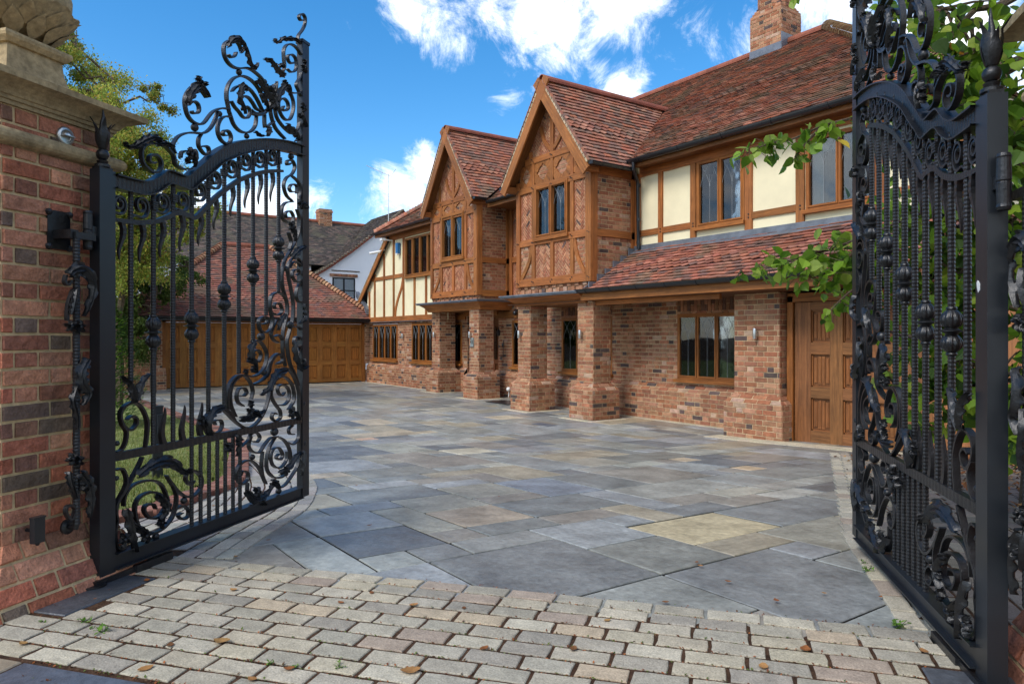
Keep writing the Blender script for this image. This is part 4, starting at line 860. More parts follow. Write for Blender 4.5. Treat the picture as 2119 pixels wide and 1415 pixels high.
# traced pattern of the gate leaf, millimetres (along the leaf, up)
RIB=[[9,1611,3686,1570,3673,1554,3692,1592,3724,1628,3714,1625,3665,1592,3610,1551,3562,1538,3526,1538,3495],[9,893,3191,879,3163,849,3143,822,3150],[11,942,3214,921,3247,879,3257,825,3231,787,3190,786,3141,812,3107,859,3093,914,3101,977,3127,1028,3138,1087,3133,1139,3119,1170,3091,1194,3061,1233,3025],[11,833,2808,816,2863,808,2890,810,2936,833,2985,879,3033,944,3066,1004,3075,1066,3065,1117,3038,1143,3006,1169,2974],[10,833,2816,867,2757,920,2730,980,2733,1035,2758,1076,2805,1088,2869],[10,856,2944,885,2976,932,3003,986,3015,1041,3005,1092,2974,1124,2944,1150,2920],[10,920,2896,929,2926,962,2950,1010,2956,1054,2934,1085,2912,1137,2911],[9,962,2862,956,2878,986,2895,1016,2891,1024,2865,998,2828,956,2822,920,2842,879,2860,850,2885],[9,1029,2891,1066,2882,1117,2894,1156,2921],[12,1035,2869,1079,2872,1143,2891,1196,2934,1222,2966],[9,522,2728,529,2717,564,2727,579,2749,571,2777,546,2785,517,2774,497,2749],[10,638,2836,597,2862,541,2870,497,2829,472,2783,472,2738,488,2697,517,2674,551,2667,592,2673,622,2694,653,2732,690,2772,739,2804,782,2821,833,2831],[10,399,2463,381,2493,393,2526,426,2563,482,2594,545,2613,598,2624,640,2646,677,2682,708,2730,722,2760,732,2789],[9,597,2619,576,2589,576,2550,602,2524,632,2514,658,2531,653,2558,627,2561,607,2552],[10,839,2787,799,2779,760,2753,734,2708,734,2664,760,2630,805,2620,839,2640,847,2672,827,2697,794,2695,774,2675,788,2664,813,2672],[11,1169,2901,1169,2852,1176,2818],[7,1196,2831,1229,2857,1270,2886],[11,1189,3103,1202,3075,1226,3041,1236,3008,1229,2960,1243,2907,1277,2854,1333,2824,1390,2805],[8,1236,3053,1243,3084,1270,3126],[10,1277,2975,1277,3008,1298,3069,1347,3129,1404,3149,1448,3131,1485,3087,1485,3026,1448,2954,1393,2934,1343,2957,1319,3000,1326,3040,1375,3069,1419,3057,1428,3021,1393,2993,1361,2994,1375,3018],[10,1277,2975,1298,2923,1340,2893,1404,2869,1470,2862,1531,2904,1561,2966],[8,1419,3134,1478,3139,1554,3166,1608,3210,1640,3270,1640,3315],[9,1493,3142,1565,3174,1620,3239,1630,3300,1616,3368,1592,3422,1538,3458,1476,3465,1415,3441,1377,3391,1377,3336,1385,3284,1356,3224],[8,1498,3356,1467,3334,1432,3337,1423,3369,1467,3395,1511,3387,1524,3335,1502,3296,1458,3273,1415,3280],[8,1583,3440,1602,3384,1583,3320,1556,3264,1520,3210,1547,3178,1592,3130,1592,3094],[8,1600,3110,1620,3054,1620,2983,1608,2926,1569,2871,1516,2822],[11,262,2383,237,2374,218,2384,227,2410,262,2422,293,2406,301,2377,283,2341,247,2330,208,2340,178,2364,169,2407,183,2444,218,2468,268,2481,319,2483,361,2466,388,2445,399,2407,431,2395,470,2395,521,2411],[9,551,2455,559,2486,551,2513,527,2512],[9,437,2448,448,2484,487,2497],[11,191,924,204,996,204,1064,174,1127,132,1161,91,1162,50,1139,38,1102,58,1054,99,1030,132,1052,136,1081,107,1098,78,1084],[10,46,1062,74,1026,68,975,42,940,11,935],[11,174,886,149,844,107,792,66,742,26,698,11,651,19,604],[11,540,695,510,679,475,715,490,748,540,750,593,707,593,647,540,614,480,620,420,661,372,713,335,763],[10,58,665,66,716,107,753,174,763,253,751,307,712,349,627],[11,382,697,406,643,401,587,372,530,307,491,226,488,157,536,132,596,128,650,157,689,226,698,289,675,330,631,321,591,280,560,226,566,187,609,196,637,244,633,262,605],[8,401,573,450,579,495,544,490,509,450,504,420,533,450,540],[10,11,849,50,848,74,798,66,755,19,694,7,664],[10,19,604,7,549,19,476,74,447],[8,713,983,701,1007,752,1005,769,976,746,940,690,940,657,974],[11,646,938,619,1001,657,1058,746,1079,816,1053,881,991],[11,759,1072,809,1040,871,992,957,940,1035,930,1115,964,1174,1024,1210,1095,1223,1154],[10,819,1052,814,1135,830,1202,882,1247,946,1258],[10,892,1010,850,1077,840,1147,861,1207,919,1245,973,1249,1023,1211,1052,1152,1035,1103],[9,935,1132,968,1129,992,1149,968,1175,919,1175,898,1135,914,1092,962,1066],[10,1235,1101,1254,1174,1310,1216,1387,1221,1467,1168,1497,1095,1481,1041,1427,999],[10,1235,1146,1247,1092,1297,1035,1335,1001,1338,954,1285,939,1247,964,1260,993,1297,982],[9,1387,1119,1348,1099,1310,1133,1323,1166,1387,1165,1438,1123,1427,1062,1374,1035,1297,1042],[10,1374,1282,1440,1264,1508,1197,1550,1107,1557,1010,1557,851,1552,707],[10,1057,1194,1139,1211,1210,1252,1235,1318,1291,1365,1348,1367,1365,1328,1310,1315],[8,935,823,1001,849,1035,887,1092,887,1121,854,1092,829,1057,841],[9,1035,873,1012,819,1046,778,1115,760,1162,797,1223,833,1272,837,1310,836],[10,1285,835,1223,780,1192,711,1198,635,1260,579,1348,562,1414,589,1456,644,1440,732,1387,795,1323,830],[9,1323,720,1291,702,1335,679,1364,706,1323,758,1260,760,1235,711,1260,654,1335,626,1403,661,1414,721],[8,1494,827,1447,833,1434,866,1481,888],[9,1557,851,1543,789,1481,758,1414,783],[10,1150,762,1139,683,1150,607,1186,549],[10,1162,590,1109,666,1035,722,957,728,903,696,898,641,946,596,1001,614,1001,653,951,673,935,648],[9,1001,593,1001,521,1046,461],[9,1557,691,1536,606,1467,548,1387,501,1310,497],[11,1147,1568,1192,1575,1197,1609,1147,1613,1111,1584,1128,1529,1183,1515,1230,1535,1253,1587,1239,1638,1225,1689,1239,1747,1287,1773,1355,1771,1405,1733,1417,1668,1395,1590,1370,1519,1363,1430,1370,1371,1395,1294],[9,1316,1670,1277,1674,1277,1703,1325,1708,1355,1677,1345,1642,1296,1629,1248,1645],[10,1395,2005,1365,1943,1355,1871,1370,1802,1405,1739],[11,1446,1998,1420,1942,1435,1877,1466,1790,1487,1700,1477,1604,1446,1531,1415,1460,1425,1370,1456,1291,1497,1241,1550,1153],[9,1529,1909,1556,1924,1540,1947,1487,1936,1477,1893,1529,1863,1583,1889,1596,1952,1540,1995,1477,1989,1446,1950],[9,1572,1857,1529,1818,1519,1762,1550,1728,1594,1736,1604,1767,1572,1775],[9,1296,1600,1253,1541,1239,1501,1267,1466,1316,1448],[9,1277,1489,1325,1498,1365,1460,1367,1413],[10,1040,1456,1102,1464,1156,1433,1194,1376,1174,1303,1111,1255,1040,1242,964,1257],[9,1075,1373,1053,1382,1066,1401,1106,1403,1133,1372,1111,1333,1066,1335],[10,1058,1189,1128,1209,1192,1245,1211,1301,1248,1351,1306,1376,1360,1360,1355,1319,1296,1309],[9,1487,1556,1561,1550,1604,1495,1594,1440,1540,1419,1497,1441,1508,1483,1561,1483,1540,1465],[9,1572,1422,1540,1373,1529,1325],[9,1460,2660,1418,2638,1415,2662,1471,2681,1504,2645,1471,2588,1407,2549,1376,2493,1407,2432,1471,2407],[9,1471,2575,1548,2547,1570,2488,1548,2433],[8,1504,2475,1460,2467,1439,2488,1471,2519,1526,2518,1526,2467],[9,1482,2402,1397,2381,1356,2337,1361,2276,1418,2249],[8,1450,2291,1407,2284,1397,2313,1450,2334,1487,2303,1471,2244],[10,1526,2360,1559,2302,1553,2218,1515,2144,1450,2067,1387,1998,1361,1934],[9,1429,2188,1460,2130,1439,2078],[9,1439,1979,1471,2013,1548,2021,1592,1955]]
LEAF=[[45,786,3180,825,3234,886,3260,935,3239,907,3187],[40,949,3244,970,3197,991,3150,1042,3150,1068,3190],[55,956,2977,950,3000,914,2984,896,2938,896,2900,932,2869,950,2835],[60,1066,3085,1117,3058,1163,3029,1209,2999,1209,2954,1143,2918],[40,1104,3014,1137,2976,1169,2942],[60,472,2748,478,2788,507,2836,551,2870,597,2862,635,2835],[60,1176,2826,1176,2797,1166,2758],[25,1041,2756,1079,2743,1137,2754],[45,1189,3087,1222,3049,1236,3008,1236,2962,1277,2958],[30,1236,3057,1243,3092,1263,3141],[55,1277,3012,1298,3077,1354,3142,1404,3142,1411,3098],[60,1375,2891,1433,2869,1493,2850,1516,2822],[30,1554,3025,1569,2977,1616,2946],[60,1360,3220,1306,3211,1241,3227,1194,3248,1132,3237],[30,1289,3250,1322,3266,1339,3253],[35,1547,3498,1458,3494,1381,3463,1322,3439,1281,3401,1241,3387],[50,278,2503,218,2495,178,2477,131,2446,89,2416,52,2405],[30,247,2468,288,2486,329,2487,366,2487],[40,516,2513,516,2467,516,2414],[50,107,1167,124,1211,140,1257,196,1304],[50,107,1167,87,1214,66,1261,19,1300],[70,124,802,200,835,280,845,353,826,420,775,475,747],[50,253,676,298,624,298,576,244,528],[60,50,654,74,571,91,488,119,427],[40,82,575,140,527,200,465],[60,758,1078,668,1064,625,1001,646,930],[45,903,995,1001,991,1150,1027],[40,1001,1034,1057,1014,1092,981],[40,1414,993,1481,962,1522,918],[70,1387,1266,1272,1249,1210,1207,1174,1157,1098,1121],[40,871,909,882,845,871,777],[50,1297,595,1400,622,1494,685,1557,691],[50,1578,703,1564,626,1550,532],[60,957,552,1035,485,1115,482,1174,507,1247,551],[40,1092,487,1103,456,1150,423],[50,1210,559,1260,534,1291,497],[50,1583,1717,1594,1656,1583,1612,1519,1577],[45,1365,1636,1306,1594,1277,1530],[60,1049,1451,1002,1418,1002,1364,1040,1319,1058,1263],[55,1477,1459,1466,1399,1487,1326,1550,1266,1626,1285],[45,1548,2402,1592,2397,1627,2380],[45,1418,2218,1460,2193,1471,2132],[60,1439,2022,1504,2073,1604,2117]]
BALL=[[921,3081,19],[545,2642,22],[747,2778,17],[993,2715,17],[1169,3108,18],[1597,3427,17],[20,976,13],[463,603,19],[263,464,19],[17,809,12],[1162,1261,20],[1086,1283,11],[1599,1023,23],[1606,748,23],[1275,871,27],[1048,743,18],[1320,476,20],[1405,1940,19],[1451,1567,25],[1136,1489,26],[1169,1263,18],[1460,2704,21],[1592,2285,18]]
ROS=[[544,2904,21],[597,2899,12],[1236,2968,18],[1347,3161,19],[1463,2860,24],[1561,3063,27],[1523,2994,15],[1241,3397,12],[1574,3338,26],[1574,3384,15],[41,2417,12],[482,2476,31],[459,2438,19],[475,765,14],[307,595,28],[271,534,24],[244,677,13],[166,494,33],[34,510,32],[572,1022,26],[995,1077,22],[990,1021,32],[1427,976,35],[882,866,28],[789,845,27],[1361,606,29],[1057,524,36],[980,1348,19],[1014,1287,19],[947,1277,15],[1561,1306,28],[1526,2391,28],[1429,2225,32]]
TOPU=[[-5,2267],[75,2266],[169,2269],[227,2288],[278,2321],[329,2360],[388,2361],[470,2359],[539,2415],[634,2492],[664,2521],[749,2583],[839,2632],[956,2682],[1111,2733],[1277,2773],[1456,2801],[1656,2814]]
TOPL=[[-5,2197],[75,2196],[169,2197],[227,2212],[288,2245],[345,2287],[426,2289],[499,2287],[568,2342],[659,2412],[749,2487],[839,2538],[956,2595],[1111,2657],[1277,2701],[1456,2728],[1632,2741]]
MIDR=[[-5,2049],[75,2051],[169,2060],[268,2083],[340,2114],[404,2148],[482,2149],[545,2145],[628,2213],[731,2302],[899,2418],[942,2441],[1029,2482],[1149,2529],[1265,2563],[1361,2583]]
BARS=[[103,2183,1266],[248,2223,923],[384,2287,921],[522,2297,917],[654,2411,931],[789,2511,1069],[919,2585,1266],[1055,2642,1463],[1187,2682,1623],[1320,2709,1782]]
LBARS=[[522,907,433],[592,908,433],[660,908,433],[729,909,433],[797,909,433],[866,910,433],[930,910,433]]
KNOB=[[248,1599,1418],[522,1636,1456],[789,1812,1631],[1055,1982,1808],[1320,2155,1976]]
FLM=[[43,1858],[168,1858],[303,1897],[444,1943],[584,1994],[710,2101],[855,2198],[987,2268],[1120,2315],[1245,2353]]
CSC=[[31,2127,47],[168,2139,55],[309,2184,55],[451,2220,55],[584,2298,54],[710,2390,53],[857,2487,55],[989,2558,53],[1125,2608,53],[1255,2649,53]]
UFL=[[316,933,316,1120],[458,928,458,1119],[592,937,592,1123]]
# ------------------------------------------------------------------ frames of the gateway
EW = W(.959, -.283); QW = W(.283, .959); G0 = W(-1.907, 3.4)
def pq(X, Y):
    l = CA*X+CB*Y; d = -CB*X+CA*Y; L_ = l+1.907; D_ = d-3.4; return .959*L_-.283*D_, .283*L_+.959*D_
def wpq(p, q): v = G0+EW*p+QW*q; return v.x, v.y
def GP(X, Y, h=0): return Vector((X, Y, gz(X, Y)+h))
def inpoly(x, y, P):
    c = False; n = len(P)
    for i in range(n):
        a, b = P[i], P[(i+1) % n]
        if (a[1] > y) != (b[1] > y) and x < (b[0]-a[0])*(y-a[1])/(b[1]-a[1])+a[0]: c = not c
    return c
LAWN_E = [(-22.3, 1.9), (-17.3, 2.2), (-13, 2.39), (-11.35, 2.49), (-9.59, 2.25), (-7.86, 1.83), (-6.56, 1.46), (-5.97, 1.06), (-5.43, .58), (-5.2, -.3)]
LAWN = LAWN_E+[(-5.3, -3), (-9, -9), (-32, -16), (-32, 1.9)]
LE = [(p.x, p.y) for p in [Vector((a[0], a[1])) for a in cmr(LAWN_E, k=8)]]
# ground sheet
xs = [-400, -200, -100, -60, -40]+[-34+.5*i for i in range(84)]+[10, 20, 60, 200, 400]; ys = [-400, -150, -60, -30, -16]+[-12+.5*i for i in range(60)]+[24, 40, 80, 200, 400]
m = MB(); nx = len(xs); m.v = [(x, y, gz(x, y)-.035) for y in ys for x in xs]
for j in range(len(ys)-1):
    for i in range(nx-1): m.f.append((j*nx+i, j*nx+i+1, (j+1)*nx+i+1, (j+1)*nx+i)); m.c.append((1, 1, 1)); m.uv.append(None)
g = m.build('ground', SOIL); g['kind'] = 'structure'
def sheet(name, test, x0, x1, y0, y1, st, h, ma):
    m = MB()
    for i in range(int((x1-x0)/st)):
        for j in range(int((y1-y0)/st)):
            x, y = x0+i*st, y0+j*st
            if test(x+st/2, y+st/2): m.face([GP(x, y, h), GP(x+st, y, h), GP(x+st, y+st, h), GP(x, y+st, h)])
    o = m.build(name, ma); o['kind'] = 'structure'; return o
sheet('paving_bed', lambda x, y: not inpoly(x, y, LAWN) or pq(x, y)[1] < 0, -24, 2, -4, 11, .25, -.008, DJOINT)
sheet('lawn', lambda x, y: inpoly(x, y, LAWN), -32, -5, -14, 2.6, .2, .028, GRASSG)
sheet('sett_joints', lambda x, y: inpoly(*pq(x, y), [(-3, -1.7), (6.5, -1.7), (6.5, 7), (4.8, 7), (4.05, 4.4), (3.7, 1.7), (3.6, .25), (.2, .25), (-.1, 1.3), (-.5, 2.2), (-1.3, 3.3), (-2.4, 4.3), (-4.4, 6.0)]) and not inpoly(x, y, LAWN), -14, 2, -4, 9, .08, .0035, JOINT)
# flagstones
PAL = [(0.249, 0.257, 0.236), (0.286, 0.293, 0.262), (0.211, 0.222, 0.21), (0.317, 0.313, 0.267), (0.279, 0.279, 0.231), (0.339, 0.321, 0.255), (0.196, 0.202, 0.193), (0.257, 0.257, 0.222)]
def flagc():
    r = random.random()
    if r < .03: return jitn((.44, .37, .26))
    if r < .08: return jitn((.33, .29, .21))
    if r < .22: return jitn((.26, .24, .20))
    if r < .28: return jitn((.15, .163, .165))
    if r < .40: return jitn((.285, .295, .285))
    if r < .27: return jitn((.27, .28, .27))
    return jitn(random.choice(PAL), .2)
ARC = [(.34, .4), (.17, 1.0), (-.03, 1.69), (-.34, 2.32), (-.61, 2.75), (-1.13, 3.38), (-1.87, 4.15), (-2.9, 5.1), (-4.2, 6.1)]
arc = cmr(ARC, k=6)
SETREG = [(-3, -3), (6.5, -3), (6.5, 7), (4.6, 7), (3.9, 4.4), (3.54, 1.7), (3.46, .4), (.34, .4)]+arc+[(-4.4, 6.0), (-4, 4), (-3, 0)]
c_ = .28; NXc, NYc = 86, 42; occ = [[False]*NYc for _ in range(NXc)]; fm_ = MB(); X0, Y0 = -22.6, -1.6
sizes = [(3, 2), (2, 3), (3, 2), (2, 2), (2, 2), (2, 1), (1, 2), (3, 3), (1, 1), (4, 2), (2, 4), (3, 1)]
def keyslab(x, y): return None
TAN = (9.0, 0)
def lay(i, j, a, b, cc, dz=0):
    x, y = X0+i*c_, Y0+j*c_
    for k in range(a):
        for l in range(b): occ[i+k][j+l] = True
    pol = [(x+.012, y+.012), (x+a*c_-.012, y+.012), (x+a*c_-.012, y+b*c_-.012), (x+.012, y+b*c_-.012)]
    slab(fm_, pol, lambda u, v: GP(u, v, 0), Z, -.02, dz, cc, .004)
lay(int((-3.08-X0)/c_), int((3.03-Y0)/c_)+1, 2, 3, (.50, .42, .26), -.004); lay(int((-4.35-X0)/c_), int((2.45-Y0)/c_), 2, 2, (.42, .345, .25)); lay(int((-5.4-X0)/c_), int((1.75-Y0)/c_), 2, 2, (.36, .325, .235))
lay(int((-7.6-X0)/c_), int((4.3-Y0)/c_), 2, 2, (.46, .42, .31)); lay(int((-5.0-X0)/c_), int((3.5-Y0)/c_), 3, 2, (.24, .265, .28)); lay(int((-5.3-X0)/c_), int((6.2-Y0)/c_), 1, 1, (.5, .4, .27)); lay(int((-4.6-X0)/c_), int((6.0-Y0)/c_), 1, 1, (.5, .38, .24)); lay(int((-9.5-X0)/c_), int((4.2-Y0)/c_), 1, 1, (.5, .33, .22))
for j in range(NYc):
    for i in range(NXc):
        if occ[i][j]: continue
        random.shuffle(sizes)
        for (a, b) in sizes+[(1, 1)]:
            if i+a <= NXc and j+b <= NYc and all(not occ[i+k][j+l] for k in range(a) for l in range(b)): break
        for k in range(a):
            for l in range(b): occ[i+k][j+l] = True
        x, y = X0+i*c_, Y0+j*c_; w, h = a*c_, b*c_; cx_, cy_ = x+w/2, y+h/2
        if inpoly(cx_, cy_, LAWN) and all(inpoly(x+u*w, y+v*h, LAWN) for u in (0, 1) for v in (0, 1)): continue
        if all(inpoly(*pq(x+u*w, y+v*h), SETREG) for u in (0, .5, 1) for v in (0, .5, 1)): continue
        cc = flagc(); jj = .0075; tilt = rnd(-.0015, .0015)
        pol = [(x+jj, y+jj), (x+w-jj, y+jj), (x+w-jj, y+h-jj), (x+jj, y+h-jj)]
        pol = [(p[0]+rnd(-.004, .004), p[1]+rnd(-.004, .004)) for p in pol]
        slab(fm_, pol, lambda u, v: GP(u, v, 0), Z, -.012, rnd(-.002, .002), cc, .004)
fo = fm_.build('flagstone_paving', FLAG); fo['kind'] = 'structure'
# granite setts
def settc():
    r = random.random()
    if r < .05: return jitn((.32, .255, .195), .06)
    if r < .2: return jitn((.28, .25, .20), .08)
    if r < .25: return jitn((.40, .32, .22), .06)
    return jitn(random.choice([(.375, .335, .255), (.42, .375, .285), (.34, .305, .235), (.395, .345, .25), (.32, .29, .225)]), .09)
sm = MB()
def sett(poly, Pf, c=None, h=.009):
    # rounded irregular top: outline subdivided and nudged, crowned in three rings
    pts = []; n = len(poly)
    for i in range(n):
        a, b = poly[i], poly[(i+1) % n]; L_ = math.hypot(b[0]-a[0], b[1]-a[1]); k = max(2, int(L_/.055))
        for t in range(k): pts.append((a[0]+(b[0]-a[0])*t/k, a[1]+(b[1]-a[1])*t/k))
    cx = sum(p[0] for p in pts)/len(pts); cy = sum(p[1] for p in pts)/len(pts)
    pts = [(p[0]+rnd(-.0028, .0028), p[1]+rnd(-.0028, .0028)) for p in pts]
    tx, ty = rnd(-.03, .03), rnd(-.03, .03); rings = []
    for k, hh in ((1.0, -.02), (.992, h*.55), (.965, h*.9), (.90, h)):
        rings.append([Pf(cx+(p[0]-cx)*k, cy+(p[1]-cy)*k)+Z*(hh+(p[0]-cx)*tx*.5+(p[1]-cy)*ty*.5+rnd(-.0008, .0008)) for p in pts])
    n = len(pts); vs = [v for r in rings for v in r]; vs.append(Pf(cx, cy)+Z*h*1.02); fs = []
    for r in range(3):
        for i in range(n): fs.append((r*n+i, r*n+(i+1) % n, (r+1)*n+(i+1) % n, (r+1)*n+i))
    for i in range(n): fs.append((3*n+i, 3*n+(i+1) % n, 4*n))
    sm.mesh(vs, fs, c or settc())
PP = lambda p, q: GP(*wpq(p, q))
SL1 = (-.62, -.44, .19, .06); SL2 = (3.46, -.44, 4.4, .06)
for r in range(11):
    q1 = .40-r*.107; q0 = q1-.107; p = -1.4-rnd(0, .2)
    while p < 4.6:
        w = rnd(.19, .222) if random.random() > .05 else rnd(.12, .26); a, b = p+.006, p+w-.006
        qm = (q0+q1)/2; pm = (a+b)/2
        skip = any(s[0] <= a+.03 and b-.03 <= s[2] and s[1] < qm < s[3] for s in (SL1, SL2)) or (pm < .28 and qm > .08 and pm < -.15)
        if not skip:
            for s in (SL1, SL2):
                if s[1] < qm < s[3]:
                    if a < s[2] < b: a = s[2]+.008
                    if a < s[0] < b: b = s[0]-.008
            if b-a > .05: sett([(a, q0+.008), (b, q0+.008), (b, q1-.007), (a, q1-.007)], PP)
        p += w
# courses following the swing of the left leaf
def offs(k):
    o_ = []; n = len(arc)
    for i in range(n):
        a = arc[max(0, i-1)]; b = arc[min(n-1, i+1)]; t = math.atan2(b[1]-a[1], b[0]-a[0]); o_.append((arc[i][0]-math.sin(t)*k, arc[i][1]+math.cos(t)*k))
    return o_
LBAND = lambda X, Y: inpoly(X, Y, LAWN)
def near_lawn(X, Y): return any((X-a)**2+(Y-b)**2 < .17**2 for a, b in LE) or LBAND(X, Y)
for k in range(19):
    A_ = offs(k*.107); B_ = offs((k+1)*.107-.012); cum = [0]
    for a, b in zip(A_[:-1], A_[1:]): cum.append(cum[-1]+math.hypot(b[0]-a[0], b[1]-a[1]))
    def at(P_, s):
        for i in range(len(cum)-1):
            if cum[i+1] >= s: t = (s-cum[i])/(cum[i+1]-cum[i]); return (P_[i][0]+(P_[i+1][0]-P_[i][0])*t, P_[i][1]+(P_[i+1][1]-P_[i][1])*t)
        return P_[-1]
    s = rnd(0, .1)
    while s < cum[-1]-.3:
        w = rnd(.17, .24); a, b, c, d = at(A_, s+.006), at(A_, s+w-.006), at(B_, s+w-.006), at(B_, s+.006)
        cx, cy = (a[0]+c[0])/2, (a[1]+c[1])/2; X, Y = wpq(cx, cy); s += w
        if cy < .44 or near_lawn(X, Y): continue
        if k > 0 and cx < -.05 and cy < .10: continue
        sett([a, b, c, d], PP, c=jit(random.choice([(.34, .315, .265), (.39, .36, .30), (.30, .28, .25), (.27, .25, .22)]), .08))
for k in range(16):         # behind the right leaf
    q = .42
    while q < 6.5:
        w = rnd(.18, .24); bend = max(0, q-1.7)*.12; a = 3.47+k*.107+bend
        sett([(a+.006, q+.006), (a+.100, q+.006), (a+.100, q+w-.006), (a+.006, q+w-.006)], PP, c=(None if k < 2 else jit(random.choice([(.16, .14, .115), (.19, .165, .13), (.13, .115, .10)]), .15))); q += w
# pale borders against the house
def border(x0, y0, x1, y1, w=.13, st=.2):
    a = Vector((x0, y0)); b = Vector((x1, y1)); A = (b-a).normalized(); Nn = Vector((-A.y, A.x)); t = 0; ln = (b-a).length
    while t < ln-.05:
        q = min(st, ln-t); P_ = [a+A*(t+.005), a+A*(t+q-.005), a+A*(t+q-.005)+Nn*w, a+A*(t+.005)+Nn*w]
        slab(sm, [(p.x, p.y) for p in P_], lambda u, v: GP(u, v), Z, -.01, .007, jit((.50, .43, .30), .1), .003); t += q
border(-21.9, 9.33, -17.3, 9.33, .12); border(-21.72, 3.3, -21.72, 9.4, .1); border(-12.8, 9.33, -6.9, 9.33, .12)
for (a, b, c, d) in ((-12.05, 8.15, -11.3, 9.0), (-10.2, 8.15, -9.4, 9.0), (-15.0, 8.78, -14.2, 9.6), (-17.3, 9.0, -16.5, 9.6)):
    border(a, b, c, b, .12); border(c+.12, b, c+.12, d, .12)
for i in range(3): border(-7.0, 8.35+.13*i-.02, -4.0, 8.35+.13*i-.02, .125)
so_ = sm.build('sett_paving', SETT); so_['kind'] = 'structure'
fs_ = MB(); P3_ = [(-1.6, -.7975), (4.8, -.7975), (4.8, -1.6), (-1.6, -1.6)]
for a, b, c in ((-1.6, .42, (.27, .225, .16)), (.42, 1.25, (.085, .10, .125)), (1.25, 2.1, (.16, .17, .17)), (2.1, 3.2, (.1, .11, .13)), (3.2, 4.8, (.16, .15, .13))):
    slab(fs_, [(a+.006, -1.6), (b-.006, -1.6), (b-.006, -.80), (a+.006, -.80)], PP, Z, -.01, .009, c, .004)
slab(fs_, [(SL1[0], SL1[1]), (SL1[2], SL1[1]+.01), (SL1[2]+.0, SL1[3]), (SL1[0], SL1[3])], PP, Z, -.02, .010, (.055, .062, .072), .004)
slab(fs_, [(SL2[0], SL2[1]), (SL2[2], SL2[1]), (SL2[2], SL2[3]), (SL2[0], SL2[3])], PP, Z, -.02, .010, (.075, .08, .088), .004)
fso = fs_.build('threshold_slabs', FLAG); fso['kind'] = 'structure'
# brick edging of the lawn
em = MB(); E_ = cmr(LAWN_E, k=10); acc_ = 0; prev = Vector(E_[0]); t = 0
cum = [0]
for a, b in zip(E_[:-1], E_[1:]): cum.append(cum[-1]+math.hypot(b[0]-a[0], b[1]-a[1]))
def atE(s):
    for i in range(len(cum)-1):
        if cum[i+1] >= s: t = (s-cum[i])/(cum[i+1]-cum[i]); a, b = E_[i], E_[i+1]; return Vector((a[0]+(b[0]-a[0])*t, a[1]+(b[1]-a[1])*t)), Vector((b[0]-a[0], b[1]-a[1])).normalized()
    return None
s = 0
while s < cum[-1]-.1:
    r_ = atE(s)
    q, A = r_; Nn = Vector((-A.y, A.x)); P_ = [q-Nn*.0, q+A*.066, q+A*.066+Nn*.205, q+Nn*.205]
    slab(em, [(p.x, p.y) for p in P_], lambda u, v: GP(u, v), Z, -.03, .055+rnd(-.006, .006), jit(random.choice([(.24, .105, .075), (.19, .085, .06), (.28, .14, .10), (.16, .09, .07)]), .15), .006); s += .075
tag(em.build('brick_edging', BRICK), 'curved edging of red bricks laid on edge between the lawn and the paving', 'edging')
# soil bed at the far right
# ------------------------------------------------------------------ gate piers
def axes_box(C_, hx, hy, z0, z1, m, k, cr=.075, dark=.12):
    for (n_, u_, hn, hu) in ((EW, QW, hx, hy), (-QW, EW, hy, hx), (-EW, -QW, hx, hy), (QW, -EW, hy, hx)):
        O = C_+n_*hn-u_*hu; bricks_pier(m, k, O, u_, Z, n_, [(0, z0), (2*hu, z0), (2*hu, z1), (0, z1)], cr)
PB = [(0.46, 0.153, 0.083), (0.384, 0.132, 0.078), (0.523, 0.207, 0.118), (0.324, 0.132, 0.083), (0.431, 0.193, 0.118), (0.553, 0.261, 0.155), (0.246, 0.123, 0.083), (0.169, 0.115, 0.086), (0.477, 0.214, 0.131)]
def bricks_pier(m, k, O, U, V, Nn, reg, cr=.075):
    b0 = len(m.v); bricks(m, k, O, U, V, Nn, reg, cr=cr, colf=lambda: jit(random.choice(PB), .2), h=.009, jt=.014)
    for i in range(b0, len(m.v)):
        v = m.v[i]; m.v[i] = (v[0]+rnd(-.0018, .0018), v[1]+rnd(-.0018, .0018), v[2]+rnd(-.0018, .0018))
def sqprof(m, C_, half, prof):
    R_ = []
    for (o_, z) in prof: h = half+o_; R_.append([C_+EW*a*h+QW*b*h+Z*z for a, b in ((1, -1), (1, 1), (-1, 1), (-1, -1))])
    for r0, r1 in zip(R_[:-1], R_[1:]):
        for i in range(4):
            j = (i+1) % 4; n = 6       # subdivide for uneven edges
            for t in range(n):
                q = [r0[i].lerp(r0[j], t/n), r0[i].lerp(r0[j], (t+1)/n), r1[i].lerp(r1[j], (t+1)/n), r1[i].lerp(r1[j], t/n)]; m.face(q)
    m.face(R_[0][::-1]); m.face(R_[-1])
